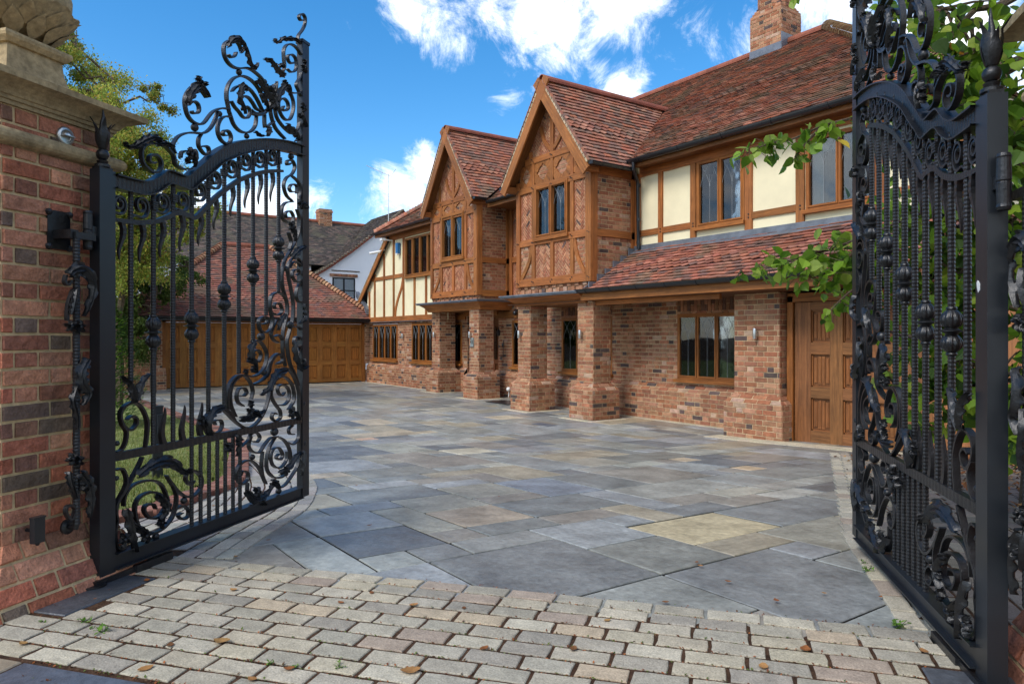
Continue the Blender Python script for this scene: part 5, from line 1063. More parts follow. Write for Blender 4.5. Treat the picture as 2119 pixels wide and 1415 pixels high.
def pier(Fc, sd, label):
    F = W(*Fc); C_ = F-QW*.275-EW*.275*sd; rt = empty('gate_pier', (C_.x, C_.y, .33), label, 'gate pier', 'brick gate piers'); hh = .275
    m, k = MB(), MB(); axes_box(C_, hh, hh, .60, 2.30, m, k); axes_box(C_, hh, hh, 2.33, 2.49, m, k)
    for (n_, u_) in ((EW, QW), (-QW, EW), (-EW, -QW), (QW, -EW)):      # battered plinth
        V = -n_*.15+Z*.31; l = V.length; V.normalize(); Nn = (n_*.31+Z*.15).normalized(); O = C_+n_*(hh+.15)-u_*(hh+.15)+Z*.30
        bricks_pier(m, k, O, u_, V, Nn, [(0, 0), (2*hh+.3, 0), (2*hh+.15, l), (.15, l)], l/4)
    b = m.build('brickwork', PBRICK, rt); k.build('mortar_bed', PMORTAR, b)
    s = MB(); sqprof(s, C_, hh, [(0, 2.30), (.008, 2.30), (.012, 2.31)]+[(.018+.04*math.sin(t*math.pi/8), 2.338-.034*math.cos(t*math.pi/8)) for t in range(9)]+[(.0, 2.375)]); s.build('stone_band', STONE, rt)
    s = MB(); sqprof(s, C_, hh, [(-.05, 2.475), (.014, 2.475), (.014, 2.492), (.024, 2.494), (.026, 2.508), (.034, 2.510), (.040, 2.522), (.052, 2.535), (.072, 2.548), (.096, 2.557), (.122, 2.562), (.126, 2.588), (.11, 2.592), (-.1, 2.64)]); s.build('stone_cornice', STONE, rt)
    s = MB(); sqprof(s, C_, 0, [(.205, 2.62), (.205, 2.64), (.175, 2.655), (.155, 2.69), (.143, 2.74), (.137, 2.80), (.150, 2.802), (.156, 2.81), (.166, 2.822), (.170, 2.835), (.166, 2.848), (.10, 2.856)]); s.build('stone_pedestal', STONE, rt)
    s = MB(); n = 96; prof = [(.07, 0), (.095, .01), (.12, .025), (.16, .05), (.20, .085), (.232, .125), (.255, .16), (.262, .172), (.245, .176), (.222, .165)]; O = Vector((C_.x, C_.y, 2.855)); vs = []; fs = []
    for j, (r, z) in enumerate(prof):
        t = j/(len(prof)-1)
        for i in range(n):
            th = 2*math.pi*i/n; L1 = abs(math.cos(4*th)); L2 = abs(math.cos(12*th)); ridge = abs((th*48/math.pi) % 2-1)
            rr = r*(1+t*(.05*L1-.02)-.018*ridge*(1-.3*t)); zz = z-(.035*(1-L1)*t*t if j > 4 else 0)-.012*L2*t
            vs.append(O+Vector((rr*math.cos(th), rr*math.sin(th), zz)))
    for j in range(len(prof)-1):
        for i in range(n): fs.append((j*n+i, j*n+(i+1) % n, (j+1)*n+(i+1) % n, (j+1)*n+i))
    s.mesh(vs, fs)
    for lay, (rl, zl, cnt, sz) in enumerate(((.205, .075, 12, .085), (.235, .12, 12, .075))):
        for i in range(cnt):      # pointed leaves on the cup
            th = 2*math.pi*(i+.5*lay)/cnt; D_ = Vector((math.cos(th), math.sin(th), 0)); T_ = Vector((-math.sin(th), math.cos(th), 0)); nn = 7; ring = []
            for a in range(nn):
                t = a/(nn-1); w = sz*.42*math.sin(math.pi*min(1, t*.85+.12))*(1-.15*math.cos(6*t)); c = O+D_*(rl-.07+.08*t+.022*t**3)+Z*(zl-.07+t*sz*1.1); ring.append((c-T_*w, c+D_*.014, c+T_*w))
            vs = [p for r3 in ring for p in r3]; fs = []
            for a in range(nn-1):
                for b_ in (0, 1): fs.append((3*a+b_, 3*a+b_+1, 3*a+b_+4, 3*a+b_+3))
            s.mesh(vs, fs)
    s.lathe(O, [(.215, .14), (.235, .19), (.238, .24), (.222, .31), (.185, .38), (.12, .43), (.05, .455), (.02, .50)], 48); s.build('stone_finial', STONE, rt, smooth=True)
    return rt, F
lp_, FL = pier((-1.996, 3.515), 1, 'tall red brick pier left of the driveway topped by a leafy stone ball finial')
rp_, FR = pier((1.85, 2.456), -1, 'brick pier at the right edge, its stone cap showing behind the green leaves')
def PL(t, z, off=0.0): return FL+EW*off+QW*t+Z*z
# round light on the pier
bl = empty('pier_light', PL(-.252, 2.41, 0), 'round stainless steel light with an eyelid hood set in the left brick pier', 'lamp')
m = MB(); m.lathe(PL(-.252, 2.41, .008), [(.044, 0), (.044, .008), (.040, .012), (.030, .012), (.027, .006)], 28, A=EW); m.build('ring', STEEL, bl, smooth=True)
m = MB(); c = PL(-.252, 2.41, .012); vs = []; fs = []
for j in range(7):
    for i in range(13):
        ph = math.pi/2*j/6; th = math.pi*i/12; vs.append(c+QW*math.cos(th)*.027*math.cos(ph*0+0)*math.sin(math.pi/2*(j/6)) + Z*math.sin(th)*.027*math.sin(math.pi/2*(j/6))+EW*(.030*math.cos(math.pi/2*(j/6))))
for j in range(6):
    for i in range(12): fs.append((j*13+i, j*13+i+1, (j+1)*13+i+1, (j+1)*13+i))
m.mesh(vs, fs); m.obox(c-QW*.027-Z*.002, QW*.054, Z*.003, EW*.030); m.build('hood', STEEL, bl, smooth=True)
m = MB(); m.lathe(c-EW*.006, [(.026, 0), (.024, .004)], 20, A=EW); m.build('lens', INK, bl)
# small black sensor box
m = MB(); p = PL(-.468, .60, .06); m.obox(p, QW*.05, Z*.105, EW*.028, ); m.obox(p+Z*.105-QW*.003, QW*.056, Z*.008, EW*.030); m.lathe(p+QW*.025-Z*.012+EW*.014, [(.006, 0), (.012, .012)], 8); m.tube([p+QW*.025+Z*.05-EW*.07, p+QW*.025+Z*.05], .008, 6)
tag(m.build('gate_sensor', GUT), 'small black box fixed low on the left brick pier', 'sensor')

# ------------------------------------------------------------------ wrought iron
def ribbon(m, pts, th, dep=.013, k=6, yc=0.0):
    P_ = cmr(pts, k=k); n = len(P_); vs = []; fs = []
    for i in range(n):
        a = P_[max(0, i-1)]; b = P_[min(n-1, i+1)]; dx, dz = b[0]-a[0], b[1]-a[1]; l = math.hypot(dx, dz) or 1; nx_, nz_ = -dz/l, dx/l
        e = min(i, n-1-i)/max(1, n-1)*2; t = th*(.62+.38*min(1, e*5)); x, z = P_[i]; d = dep*(1+.03*(i % 2))
        h = t/2; vs += [(x-nx_*h, yc-d, z-nz_*h), (x+nx_*h, yc-d, z+nz_*h), (x+nx_*h, yc+d, z+nz_*h), (x-nx_*h, yc+d, z-nz_*h)]
    for i in range(n-1):
        for j in range(4): jj = (j+1) % 4; fs.append((4*i+j, 4*i+jj, 4*i+4+jj, 4*i+4+j))
    fs += [(0, 1, 2, 3), (4*n-4, 4*n-1, 4*n-2, 4*n-3)]; m.mesh(vs, fs)
def leafm(m, pts, w, y0=-.016, lobes=5):
    P_ = cmr(pts, k=6); n = len(P_); vs = []; fs = []; K = 7
    for i in range(n):
        t = i/(n-1); a = P_[max(0, i-1)]; b = P_[min(n-1, i+1)]; dx, dz = b[0]-a[0], b[1]-a[1]; l = math.hypot(dx, dz) or 1; nx_, nz_ = -dz/l, dx/l
        env = math.sin(math.pi*min(.97, .10+.86*t))**.7*(1.05-.35*t); lob = .68+.32*abs(math.sin(lobes*math.pi*t))**.6; hw = max(.004, w/2*env*lob); cx, cz = P_[i]
        for j in range(K):
            u = -1+2*j/(K-1); y = y0-.017*(1-u*u)+.006*math.cos(u*math.pi*2.5)-.010*math.sin(math.pi*t)-(.012 if abs(u) > .9 and (int(t*lobes*2) % 2) else 0)
            sw = -.25*hw*abs(u); vs.append((cx+nx_*hw*u+dx/l*sw, y, cz+nz_*hw*u+dz/l*sw))
    m0 = len(vs); vs += [(v[0], v[1]+.005, v[2]) for v in vs]
    for i in range(n-1):
        for j in range(K-1):
            a = i*K+j; fs.append((a, a+1, a+K+1, a+K)); fs.append((m0+a, m0+a+K, m0+a+K+1, m0+a+1))
        for j in (0, K-1): a = i*K+j; fs.append((a, a+K, m0+a+K, m0+a))
    m.mesh(vs, fs)
def rosette(m, x, z, r, y0=-.016):
    n = 5; a0 = random.random()*6
    for i in range(n):
        a = a0+2*math.pi*i/n; L_ = r*rnd(.95, 1.35); b = a+rnd(-.5, .5)
        leafm(m, [(x+.15*r*math.cos(a), z+.15*r*math.sin(a)), (x+.6*L_*math.cos(a), z+.6*L_*math.sin(a)), (x+L_*math.cos(b*.5+a*.5), z+L_*math.sin(b*.5+a*.5))], r*.95, y0, 2)
    m.ball((x, y0-.018, z), r*.38, 8)
def hammered(m, x, z0, z1, r=.0117, y=0):
    if z0 > z1: z0, z1 = z1, z0
    n = max(2, int((z1-z0)/.0075)); vs = []; fs = []
    for i in range(n+1):
        zz = z0+(z1-z0)*i/n; rr = r*(1.06 if i % 2 else .93)
        for (a, b) in ((-1, -.45), (-.45, -1), (.45, -1), (1, -.45), (1, .45), (.45, 1), (-.45, 1), (-1, .45)): vs.append((x+a*rr, y+b*rr, zz))
    for i in range(n):
        for j in range(8): fs.append((i*8+j, i*8+(j+1) % 8, i*8+8+(j+1) % 8, i*8+8+j))
    m.mesh(vs, fs)
def mm2(L_): return [(L_[i]/1000, L_[i+1]/1000) for i in range(0, len(L_), 2)]
def lz(L_, b=.33): return [(x, z-b) for x, z in L_]
def build_gate(label):
    dirv = QW; rt = empty('gate_leaf', (G0.x, G0.y, .33), label, 'gate', 'wrought iron driveway gate leaves'); rt.rotation_euler = (0, 0, math.atan2(dirv.y, dirv.x)); b_ = .33
    B = lambda m, n_, ma=IRON, sm_=False, p=None: m.build(n_, ma, p or rt, smooth=sm_, local=True)
    m = MB(); m.box((-.092, -.014, .0), (-.002, .046, 1.945)); hp = B(m, 'hinge_post', POSTI)
    m = MB(); m.box((-.085, -.006, 1.945), (-.01, .038, 1.958)); m.lathe((-.048, .016, 1.958), [(.034, 0), (.034, .012), (.022, .018), (.026, .03), (.014, .036)], 4+8); m.ball((-.048, .016, 2.018), .029, 14)
    m.lathe((-.048, .016, 2.04), [(.012, 0), (.021, .02), (.024, .045), (.020, .075), (.013, .11), (.008, .14)], 20, nf=10)
    B(m, 'finial_ball', IRON, True, hp)
    m = MB()
    for i in range(6):
        a = 2*math.pi*i/6; D_ = Vector((math.cos(a), math.sin(a), 0)); T_ = Vector((-D_.y, D_.x, 0)); O = Vector((-.048, .016, 2.045)); ring = []; ht = (.13, .10, .15, .11, .14, .12)[i]
        for k in range(9):
            t = k/8; w = .017*math.sin(math.pi*min(1, t*.85+.15))+.001; c = O+D_*(.014+.014*math.sin(t*2.6)+(.03*(t-.75)*4 if t > .75 else 0))+Z*ht*t; ring += [c-T_*w, c+D_*.005, c+T_*w]
        fs = []
        for k in range(8):
            for q in (0, 1): fs.append((3*k+q, 3*k+q+1, 3*k+q+4, 3*k+q+3))
        m.mesh(ring, fs)
    m.tube([(-.048, .016, 2.12), (-.052, .016, 2.16), (-.045, .014, 2.20), (-.05, .012, 2.235)], [.012, .010, .007, .002], 8)
    B(m, 'flame_finial', IRON, True, hp)
    m = MB(); m.box((1.575, -.016, .05), (1.655, .03, 3.205)); m.box((1.57, -.021, 3.195), (1.66, .035, 3.215)); B(m, 'meeting_post', POSTI)
    m = MB(); m.box((-.002, -.010, .052), (1.575, .014, .118)); m.box((-.002, -.032, .118), (1.575, .036, .124)); m.box((-.002, -.032, .046), (1.575, .036, .052)); B(m, 'bottom_rail', POSTI)
    m = MB(); n = 90; vs = []; fs = []
    for i in range(n+1):
        x = 1.572*i/n; k = .0012*(i % 2); vs += [(x, -.014-k, .563), (x, -.014-k, .603), (x, .014+k, .603), (x, .014+k, .563)]
    for i in range(n):
        for j in range(4): jj = (j+1) % 4; fs.append((4*i+j, 4*i+jj, 4*i+4+jj, 4*i+4+j))
    m.mesh(vs, fs); B(m, 'middle_rail', IRON)
    # arched top rail: hammered web with two flanges
    U_ = cmr(lz([(a/1000, b/1000) for a, b in TOPU]), k=6); L_ = cmr(lz([(a/1000, b/1000) for a, b in TOPL]), k=6)
    m = MB(); n = 130
    def at(P_, x):
        for i in range(len(P_)-1):
            if P_[i][0] <= x <= P_[i+1][0]: t = (x-P_[i][0])/max(1e-6, P_[i+1][0]-P_[i][0]); return P_[i][1]+(P_[i+1][1]-P_[i][1])*t
        return P_[-1][1]
    xs_ = [1.60*i/n for i in range(n+1)]
    for j in range(n):
        a, b = xs_[j], xs_[j+1]; u0, u1, l0, l1 = at(U_, a), at(U_, b), at(L_, a), at(L_, b); k0 = .008+.0015*(j % 2); k1 = .008+.0015*((j+1) % 2)
        m.face([(a, -k0, l0), (b, -k1, l1), (b, -k1, u1), (a, -k0, u0)]); m.face([(a, k0, l0), (b, k1, l1), (b, k1, u1), (a, k0, u0)])
        for (z0, z1, s) in ((u0, u1, -1), (l0, l1, 1)):
            h = .007*s; y = .030
            m.face([(a, -y, z0), (b, -y, z1), (b, y, z1), (a, y, z0)]); m.face([(a, -y, z0+h), (b, -y, z1+h), (b, y, z1+h), (a, y, z0+h)]); m.face([(a, -y, z0), (b, -y, z1), (b, -y, z1+h), (a, -y, z0+h)]); m.face([(a, y, z0), (b, y, z1), (b, y, z1+h), (a, y, z0+h)])
    B(m, 'arched_top_rail', IRON)
    m = MB(); ribbon(m, lz([(a/1000, b/1000) for a, b in MIDR]), .024, .012, 8); B(m, 'curved_rail', IRON)
    for x, a, b in BARS:
        m = MB(); hammered(m, x/1000, a/1000-b_+.02, b/1000-b_); o = B(m, 'bar', IRON)
        for kx, k1, k0 in KNOB:
            if kx == x:
                m = MB(); h = (k1-k0)/1000; z0 = k0/1000-b_
                pr = [(.016, 0), (.019, .02), (.019, .05), (.016, .07), (.022, .10, .0), (.034, .16, .3), (.039, .24, .34), (.036, .32, .3), (.026, .40, .08), (.020, .43), (.022, .46), (.030, .485), (.041, .50), (.041, .515), (.028, .53), (.021, .56), (.022, .585), (.030, .60, .08), (.038, .68, .3), (.039, .76, .34), (.033, .85, .3), (.021, .92), (.016, .94), (.019, .96), (.017, 1)]
                m.lathe((x/1000, 0, z0), [(p[0], p[1]*h, *(p[2:])) for p in pr], 48, nf=14); B(m, 'baluster_knob', IRON, True, o)
    for x, a, b in LBARS: m = MB(); hammered(m, x/1000, b/1000-b_, a/1000-b_, .0105); B(m, 'lower_bar', IRON)
    for x, z in FLM:
        x, z = x/1000, z/1000-b_; zt = at(cmr(lz([(a/1000, b/1000) for a, b in MIDR]), k=4), x); L0 = zt-z; m = MB(); vs = []; fs = []; n = 16
        for i in range(n+1):
            t = i/n; xx = x+.016*math.sin(t*5.6)*(1-.2*t); zz = zt-L0*t; r = .0105*(1-t)**.5+.0015; r *= (1.05 if i % 2 and t < .5 else .95)
            vs += [(xx-r, -r, zz), (xx+r, -r, zz), (xx+r, r, zz), (xx-r, r, zz)]
        for i in range(n):
            for j in range(4): jj = (j+1) % 4; fs.append((4*i+j, 4*i+jj, 4*i+4+jj, 4*i+4+j))
        m.mesh(vs, fs); B(m, 'hanging_flame', IRON)
    for x, z, x2, z2 in UFL:
        m = MB(); vs = []; fs = []; n = 14; x, z, z2 = x/1000, z/1000-b_, z2/1000-b_
        for i in range(n+1):
            t = i/n; xx = x-.012*math.sin(t*5.2); zz = z+(z2-z)*t; r = .014*(1-t)**.5+.001; vs += [(xx-r, -r*.8, zz), (xx+r, -r*.8, zz), (xx+r, r*.8, zz), (xx-r, r*.8, zz)]
        for i in range(n):
            for j in range(4): jj = (j+1) % 4; fs.append((4*i+j, 4*i+jj, 4*i+4+jj, 4*i+4+j))
        m.mesh(vs, fs); B(m, 'standing_flame', IRON)
    for x, z, r in CSC:        # beaded C scrolls between the two curved rails
        x, z, r = x/1000, z/1000-b_, r/1000; pts = [(x-r*1.05, z-r*1.1), (x-r*.75, z-r*.9), (x, z-r*1.02)]
        for i in range(22):
            t = i/21; a = -math.pi/2+t*3.15*math.pi*.95; rr = r*(1.02-.72*t); pts.append((x+rr*math.cos(a)*.86, z+rr*math.sin(a)+.12*r*t))
        m = MB(); ribbon(m, pts, .010, .011, 3); m.ball((pts[-1][0], 0, pts[-1][1]), .013, 8); B(m, 'beaded_scroll', IRON)
    for x, a, b in BARS[1:]:
        m = MB(); zz = [c for c in CSC if abs(c[0]-x) < 110]; zc = a/1000-b_-.085
        for i in range(4): m.box((x/1000-.017, -.017, zc+i*.011), (x/1000+.017, .017, zc+i*.011+.008))
        B(m, 'collar', IRON)
    for q in RIB:
        m = MB(); ribbon(m, lz(mm2(q[1:])), q[0]/1000*1.02, .0125, 5); B(m, 'scroll', IRON)
    for q in LEAF: m = MB(); leafm(m, lz(mm2(q[1:])), q[0]/1000*1.15, lobes=max(3, int(len(q)/2.2))); B(m, 'acanthus_leaf', IRON, True)
    for x, z, r in ROS: m = MB(); rosette(m, x/1000, z/1000-b_, r/1000*1.05); B(m, 'leaf_rosette', IRON, True)
    for x, z, r in BALL: m = MB(); m.ball((x/1000, 0, z/1000-b_), r/1000, 14); B(m, 'ball', IRON, True)
    for z in (1.98,):
        m = MB(); m.lathe((-.125, .02, z-b_-.09), [(.018, 0), (.022, .01), (.020, .02), (.022, .085), (.019, .09), (.022, .095), (.020, .165), (.022, .17), (.018, .18)], 16); m.box((-.12, .0, z-b_-.02), (-.08, .03, z-b_+.02)); B(m, 'hinge_barrel', IRON)
    m = MB(); m.box((-.13, -.03, -.015), (.32, .03, .03)); m.lathe((-.12, -.0, -.03), [(.075, 0), (.075, .02), (.06, .03), (.06, .045)], 24); m.box((.10, -.04, .0), (.34, .035, .035)); B(m, 'pivot_shoe', IRON)
    return rt
gl = build_gate('left wrought iron gate leaf standing open beside the brick pier with the ball finial')
def copy_tree(o, parent=None):
    c = o.copy(); col.objects.link(c); c.parent = parent
    for ch_ in list(o.children): copy_tree(ch_, c)
    return c
gr_ = copy_tree(gl); p = W(1.568, 2.38); dR = W(.2193, .9757); gr_.location = (p.x, p.y, .33); gr_.rotation_euler = (0, 0, math.atan2(dR.y, dR.x)); gr_.scale = (1, -1, 1)
gr_['label'] = 'right wrought iron gate leaf standing open in front of the overhanging green leaves'
m = MB(); q = Vector((-.028, -.0142, 1.325)); pts = [(0, .03), (.012, .034), (.02, .02), (.016, -.004), (.004, -.032), (-.012, -.02), (-.014, .01)]
pts = [(a*.75, b*.62) for a, b in pts]; vs = [(q.x+a, q.y, q.z+b) for a, b in pts]+[(q.x+a, q.y-.0012, q.z+b) for a, b in pts]; n = len(pts); m.mesh(vs, [tuple(range(n)), tuple(range(n, 2*n))]+[(i, (i+1) % n, n+(i+1) % n, n+i) for i in range(n)]); m.build('paint_chip', PLAS, gr_, local=True)
# ornament bars between pier and gate
def side(label, mirror):
    Fq = FL if not mirror else FR; sgn = -1 if mirror else 1
    rt = empty('iron_side_ornament', (Fq.x, Fq.y, .33), label, 'ironwork', 'iron ornaments beside the gate hinges'); Ev = EW*sgn
    th = math.atan2(QW.y, QW.x); rt.rotation_euler = (0, 0, th)
    if mirror: rt.scale = (1, -1, 1)
    # local x = along pier face (t), local -y = away from pier, z from .33
    B = lambda m, n_, sm_=False: m.build(n_, IRON, rt, smooth=sm_, local=True); yo = -.12 if not mirror else -.16
    m = MB(); hammered(m, -.291, .31, 1.60, .014, yo); B(m, 'ribbed_bar')
    m = MB(); m.box((-.345, -.016, 1.555), (-.23, -.008, 1.73)); [m.ball((a, -.016, b), .016, 8) for a in (-.340, -.235) for b in (1.565, 1.72)]; m.box((-.32, yo, 1.60), (-.28, -.01, 1.64)); m.box((-.305, yo-.015, 1.60), (-.20, yo+.015, 1.63)); B(m, 'wall_plate')
    m = MB(); m.lathe(Vector((-.291, -.062, .30)), [(.034, 0), (.034, .012), (.02, .02)], 18, A=Vector((0, -1, 0))); m.tube([(-.291, -.05, .30), (-.291, yo, .30), (-.291, yo, .33)], .012, 8); B(m, 'lower_bracket')
    LVS = [([(-.346, 1.763), (-.321, 1.785), (-.269, 1.789), (-.227, 1.727), (-.239, 1.654), (-.272, 1.581)], .06), ([(-.314, 1.702), (-.328, 1.65), (-.34, 1.586)], .03), ([(-.247, 1.385), (-.284, 1.335), (-.281, 1.276), (-.251, 1.228), (-.281, 1.179)], .065), ([(-.314, 1.265), (-.336, 1.203), (-.317, 1.131), (-.311, 1.072)], .025), ([(-.287, .875), (-.254, .824), (-.236, .748), (-.242, .664)], .06), ([(-.35, .893), (-.343, .835), (-.314, .765)], .035)]
    for pts, w in LVS: m = MB(); leafm(m, lz(pts), w*1.2, yo-.012); B(m, 'acanthus_leaf', True)
    for x, z in [(-.343, 1.535), (-.296, 1.533), (-.336, .948), (-.306, .93), (-.269, .813)]: m = MB(); rosette(m, x, z-.33, .026, yo-.012); B(m, 'leaf_rosette', True)
    for pts in ([(-.284, .758), (-.314, .675), (-.343, .701), (-.343, .733), (-.314, .733), (-.292, .702), (-.306, .686)], [(-.346, 1.763), (-.352, 1.73), (-.335, 1.72), (-.32, 1.74)], [(-.31, 1.70), (-.335, 1.63), (-.34, 1.56)]): m = MB(); ribbon(m, lz(pts), .011, .010, 5, yo); B(m, 'scroll')
    return rt
side('ribbed iron bar with curling acanthus leaves fixed to the left brick pier', False)
side('ribbed iron bar with curling leaves at the right edge beside the right gate', True)
# ------------------------------------------------------------------ vegetation
def leafshape(kind):
    if kind == 'heart':
        return [(0, 0, 0), (-.30, .02, .03), (-.5, .28, .07), (-.42, .62, .05), (-.18, .86, .0), (0, 1.08, -.06), (.18, .86, 0), (.42, .62, .05), (.5, .28, .07), (.30, .02, .03), (0, .45, -.02)], [(0, 1, 2, 10), (10, 2, 3, 4), (10, 4, 5), (0, 10, 8, 9), (10, 6, 7, 8), (10, 5, 6)]
    return [(0, 0, 0), (-.3, .45, .06), (0, 1, 0), (.3, .45, .06)], [(0, 3, 2), (0, 2, 1)]
HV, HF = leafshape('heart'); SV, SF = leafshape('s')
def putleaf(m, P, size, c, kind='s', down=.5, face=None):
    V, F_ = (HV, HF) if kind == 'heart' else (SV, SF)
    a = Vector((rnd(-1, 1), rnd(-1, 1), rnd(-1, .5)-down)).normalized(); n = Vector((rnd(-1, 1), rnd(-1, 1), rnd(.1, 1.4)))
    if face is not None: n = n*.5+face
    s = a.cross(n).normalized(); n = s.cross(a).normalized(); P = Vector(P)
    m.mesh([P+(s*v[0]+a*v[1]+n*v[2])*size for v in V], F_, c)
def branchy(m, p0, p1, r0, r1, k=6, w=.12):
    p0, p1 = Vector(p0), Vector(p1); pts = [p0.lerp(p1, i/k)+Vector((rnd(-w, w), rnd(-w, w), rnd(-w, w)))*(0 if i in (0, k) else 1)+Z*math.sin(math.pi*i/k)*w for i in range(k+1)]
    m.tube(pts, [r0+(r1-r0)*i/k for i in range(k+1)], 6); return pts
def tree(name, base, h, clumps, nleaf, size, pal, label, cat='tree', group=None, lean=None, tr=.14, twigs=5):
    rt = empty(name, base, label, cat, group); base = Vector(base); m = MB(); top = base+(lean or Vector((0, 0, h)))
    tp = branchy(m, base, top, tr, tr*.35, 8, .10); lm = MB(); tot = sum(c[3]**2 for c in clumps)
    bm_ = MB()
    for (x, y, z, r, *o) in clumps:
        r *= 1.2
        C_ = Vector((x, y, z)); a = min(tp[2:], key=lambda q: (q-C_).length+max(0, q.z-C_.z)*2); pts = branchy(bm_, a, C_, tr*.28, .02, 5, .14)
        for i in range(twigs):
            d = Vector((rnd(-1, 1), rnd(-1, 1), rnd(-.6, 1))).normalized()*r*rnd(.6, 1); e_ = branchy(bm_, pts[rnd(0, 1) > .5 and 4 or 5], C_+d, .014, .004, 4, .06)
        n = int(nleaf*r*r/tot); sub = [(C_+Vector((rnd(-1, 1), rnd(-1, 1), rnd(-.8, .9))).normalized()*r*rnd(.25, .95), rnd(.18, .34)*r) for _ in range(max(6, int(14*r)))]
        k0 = rnd(.8, 1.2)
        for i in range(n):
            c0, rr = random.choice(sub); p = c0+Vector((random.gauss(0, 1), random.gauss(0, 1), random.gauss(0, .8)))*rr*.5
            putleaf(lm, p, size*rnd(.7, 1.25), jit(tuple(v*k0 for v in random.choice(pal)), .25))
    m.build('trunk', BARK, rt); bm_.build('branches', BARK, rt); lm.build('foliage', LEAFS, rt); return rt
YG = [(0.336, 0.37, 0.055), (0.24, 0.314, 0.044), (0.42, 0.392, 0.066), (0.168, 0.246, 0.044), (0.456, 0.325, 0.077), (0.276, 0.336, 0.066)]
DG = [(.08, .13, .02), (.11, .17, .03), (.06, .10, .02), (.15, .19, .04)]
def cp(px, py, d, r): v = W((px-1059.5)/1470*d, d); return (v.x, v.y, 1.49-(py-696)/1470*d, r)
b0 = W(-8.3, 15)
cl = [cp(120, 120, 15, .75), cp(160, 200, 15.5, .95), cp(100, 250, 15, 1.0), cp(230, 240, 15, .8), cp(300, 300, 15, .75), cp(200, 330, 14.6, .95), cp(325, 215, 15.5, .35), cp(270, 380, 15, 1.0), cp(345, 330, 15.4, .5), cp(330, 440, 15, .8), cp(245, 480, 15, 1.0), cp(400, 470, 15.3, .55), cp(180, 420, 14.5, .9), cp(390, 395, 15.5, .4), cp(300, 545, 15, .8), cp(60, 180, 15, .8), cp(20, 300, 15, 1.0), cp(90, 70, 15.3, .4), cp(130, 60, 15.3, .25)]
tree('garden_tree', (b0.x, b0.y, 0), 6.4, cl, 90000, .056, YG, 'loose yellow-green tree rising behind the left gate and pier', tr=.09)
b1 = W(-9.6, 19)
cl = [cp(265, 560, 19, .9), cp(330, 600, 19.5, .7), cp(240, 640, 19, .8), cp(300, 500, 19.4, .8), cp(210, 560, 19, .9), cp(260, 690, 18.5, .7), cp(400, 560, 20, .45), cp(180, 660, 18, .9)]
tree('dark_tree', (b1.x, b1.y, 0), 4.2, cl, 22000, .08, DG, 'darker green tree left of the garage roof seen through the left gate', tr=.09)
for i, (px_, py_) in enumerate(((-9, -11), (-3, -13), (4, -12), (9, -8), (13, -1))):
    v_ = W(px_, py_); cz = [(v_.x+rnd(-1.5, 1.5), v_.y+rnd(-1.5, 1.5), rnd(3.2, 7.5), rnd(1.0, 1.7)) for _ in range(9)]
    tree('street_tree', (v_.x, v_.y, .2), 6.5, cz, 6000, .2, DG, 'street tree behind the viewer, mirrored in the house windows', group='street trees mirrored in the windows', tr=.16, twigs=1)
# conifer shrub
b2 = W(-6.65, 11.6); rt = empty('conifer_shrub', (b2.x, b2.y, .02), 'bright green feathery conifer beside the lawn behind the left gate post', 'shrub')
m = MB(); m.tube([(b2.x, b2.y, 0), (b2.x, b2.y, 1.3)], [.06, .02], 8); m.build('trunk', BARK, rt); m = MB()
for i in range(9000):
    t = random.random()**.8; z = .08+1.95*t; r = (.62*(1-t)**.6+.08)*rnd(.55, 1.05); a = rnd(0, 6.283); r *= 1+.15*math.sin(a*5+z*6)
    P = Vector((b2.x+r*math.cos(a), b2.y+r*math.sin(a), z)); m.v; d = Vector((math.cos(a)*.8, math.sin(a)*.8, rnd(-.2, .6))).normalized(); s = d.cross(Z).normalized(); L_ = rnd(.05, .10); w = L_*.2
    m.mesh([P, P+d*L_*.5+s*w, P+d*L_, P+d*L_*.5-s*w], [(0, 1, 2, 3)], jit(random.choice([(.10, .20, .02), (.07, .15, .02), (.14, .24, .03), (.05, .10, .015)]), .2))
m.build('foliage', LEAFS, rt)
# grass
m = MB()
for i in range(42000):
    X = rnd(-14, -5.3) if i % 3 else rnd(-8.5, -5.3); Y = rnd(-2.2, 2.5)
    if not inpoly(X, Y, LAWN): continue
    P = GP(X, Y, .028); h = rnd(.02, .055); a = rnd(0, 6.28); s = Vector((math.cos(a), math.sin(a), 0))*.004; t = Vector((rnd(-.02, .02), rnd(-.02, .02), h)); c = jit(random.choice([(.17, .21, .04), (.24, .26, .07), (.30, .27, .10), (.13, .17, .035)]), .2)
    m.mesh([P-s, P+s, P+t], [(0, 1, 2)], c)
go = m.build('grass', BLADE); tag(go, 'green grass of the lawn behind the left gate', 'grass'); go['kind'] = 'stuff'
# black post standing in the lawn
bp_ = W(-3.17, 6.35); m = MB(); m.box((bp_.x-.04, bp_.y-.04, .1), (bp_.x+.04, bp_.y+.04, .86)); m.box((bp_.x-.045, bp_.y-.045, .86), (bp_.x+.045, bp_.y+.045, .872)); m.box((bp_.x+.04, bp_.y-.01, .62), (bp_.x+.10, bp_.y+.03, .80))
tag(m.build('gate_stop_post', POSTI), 'square black steel post standing in the lawn behind the left gate', 'post')
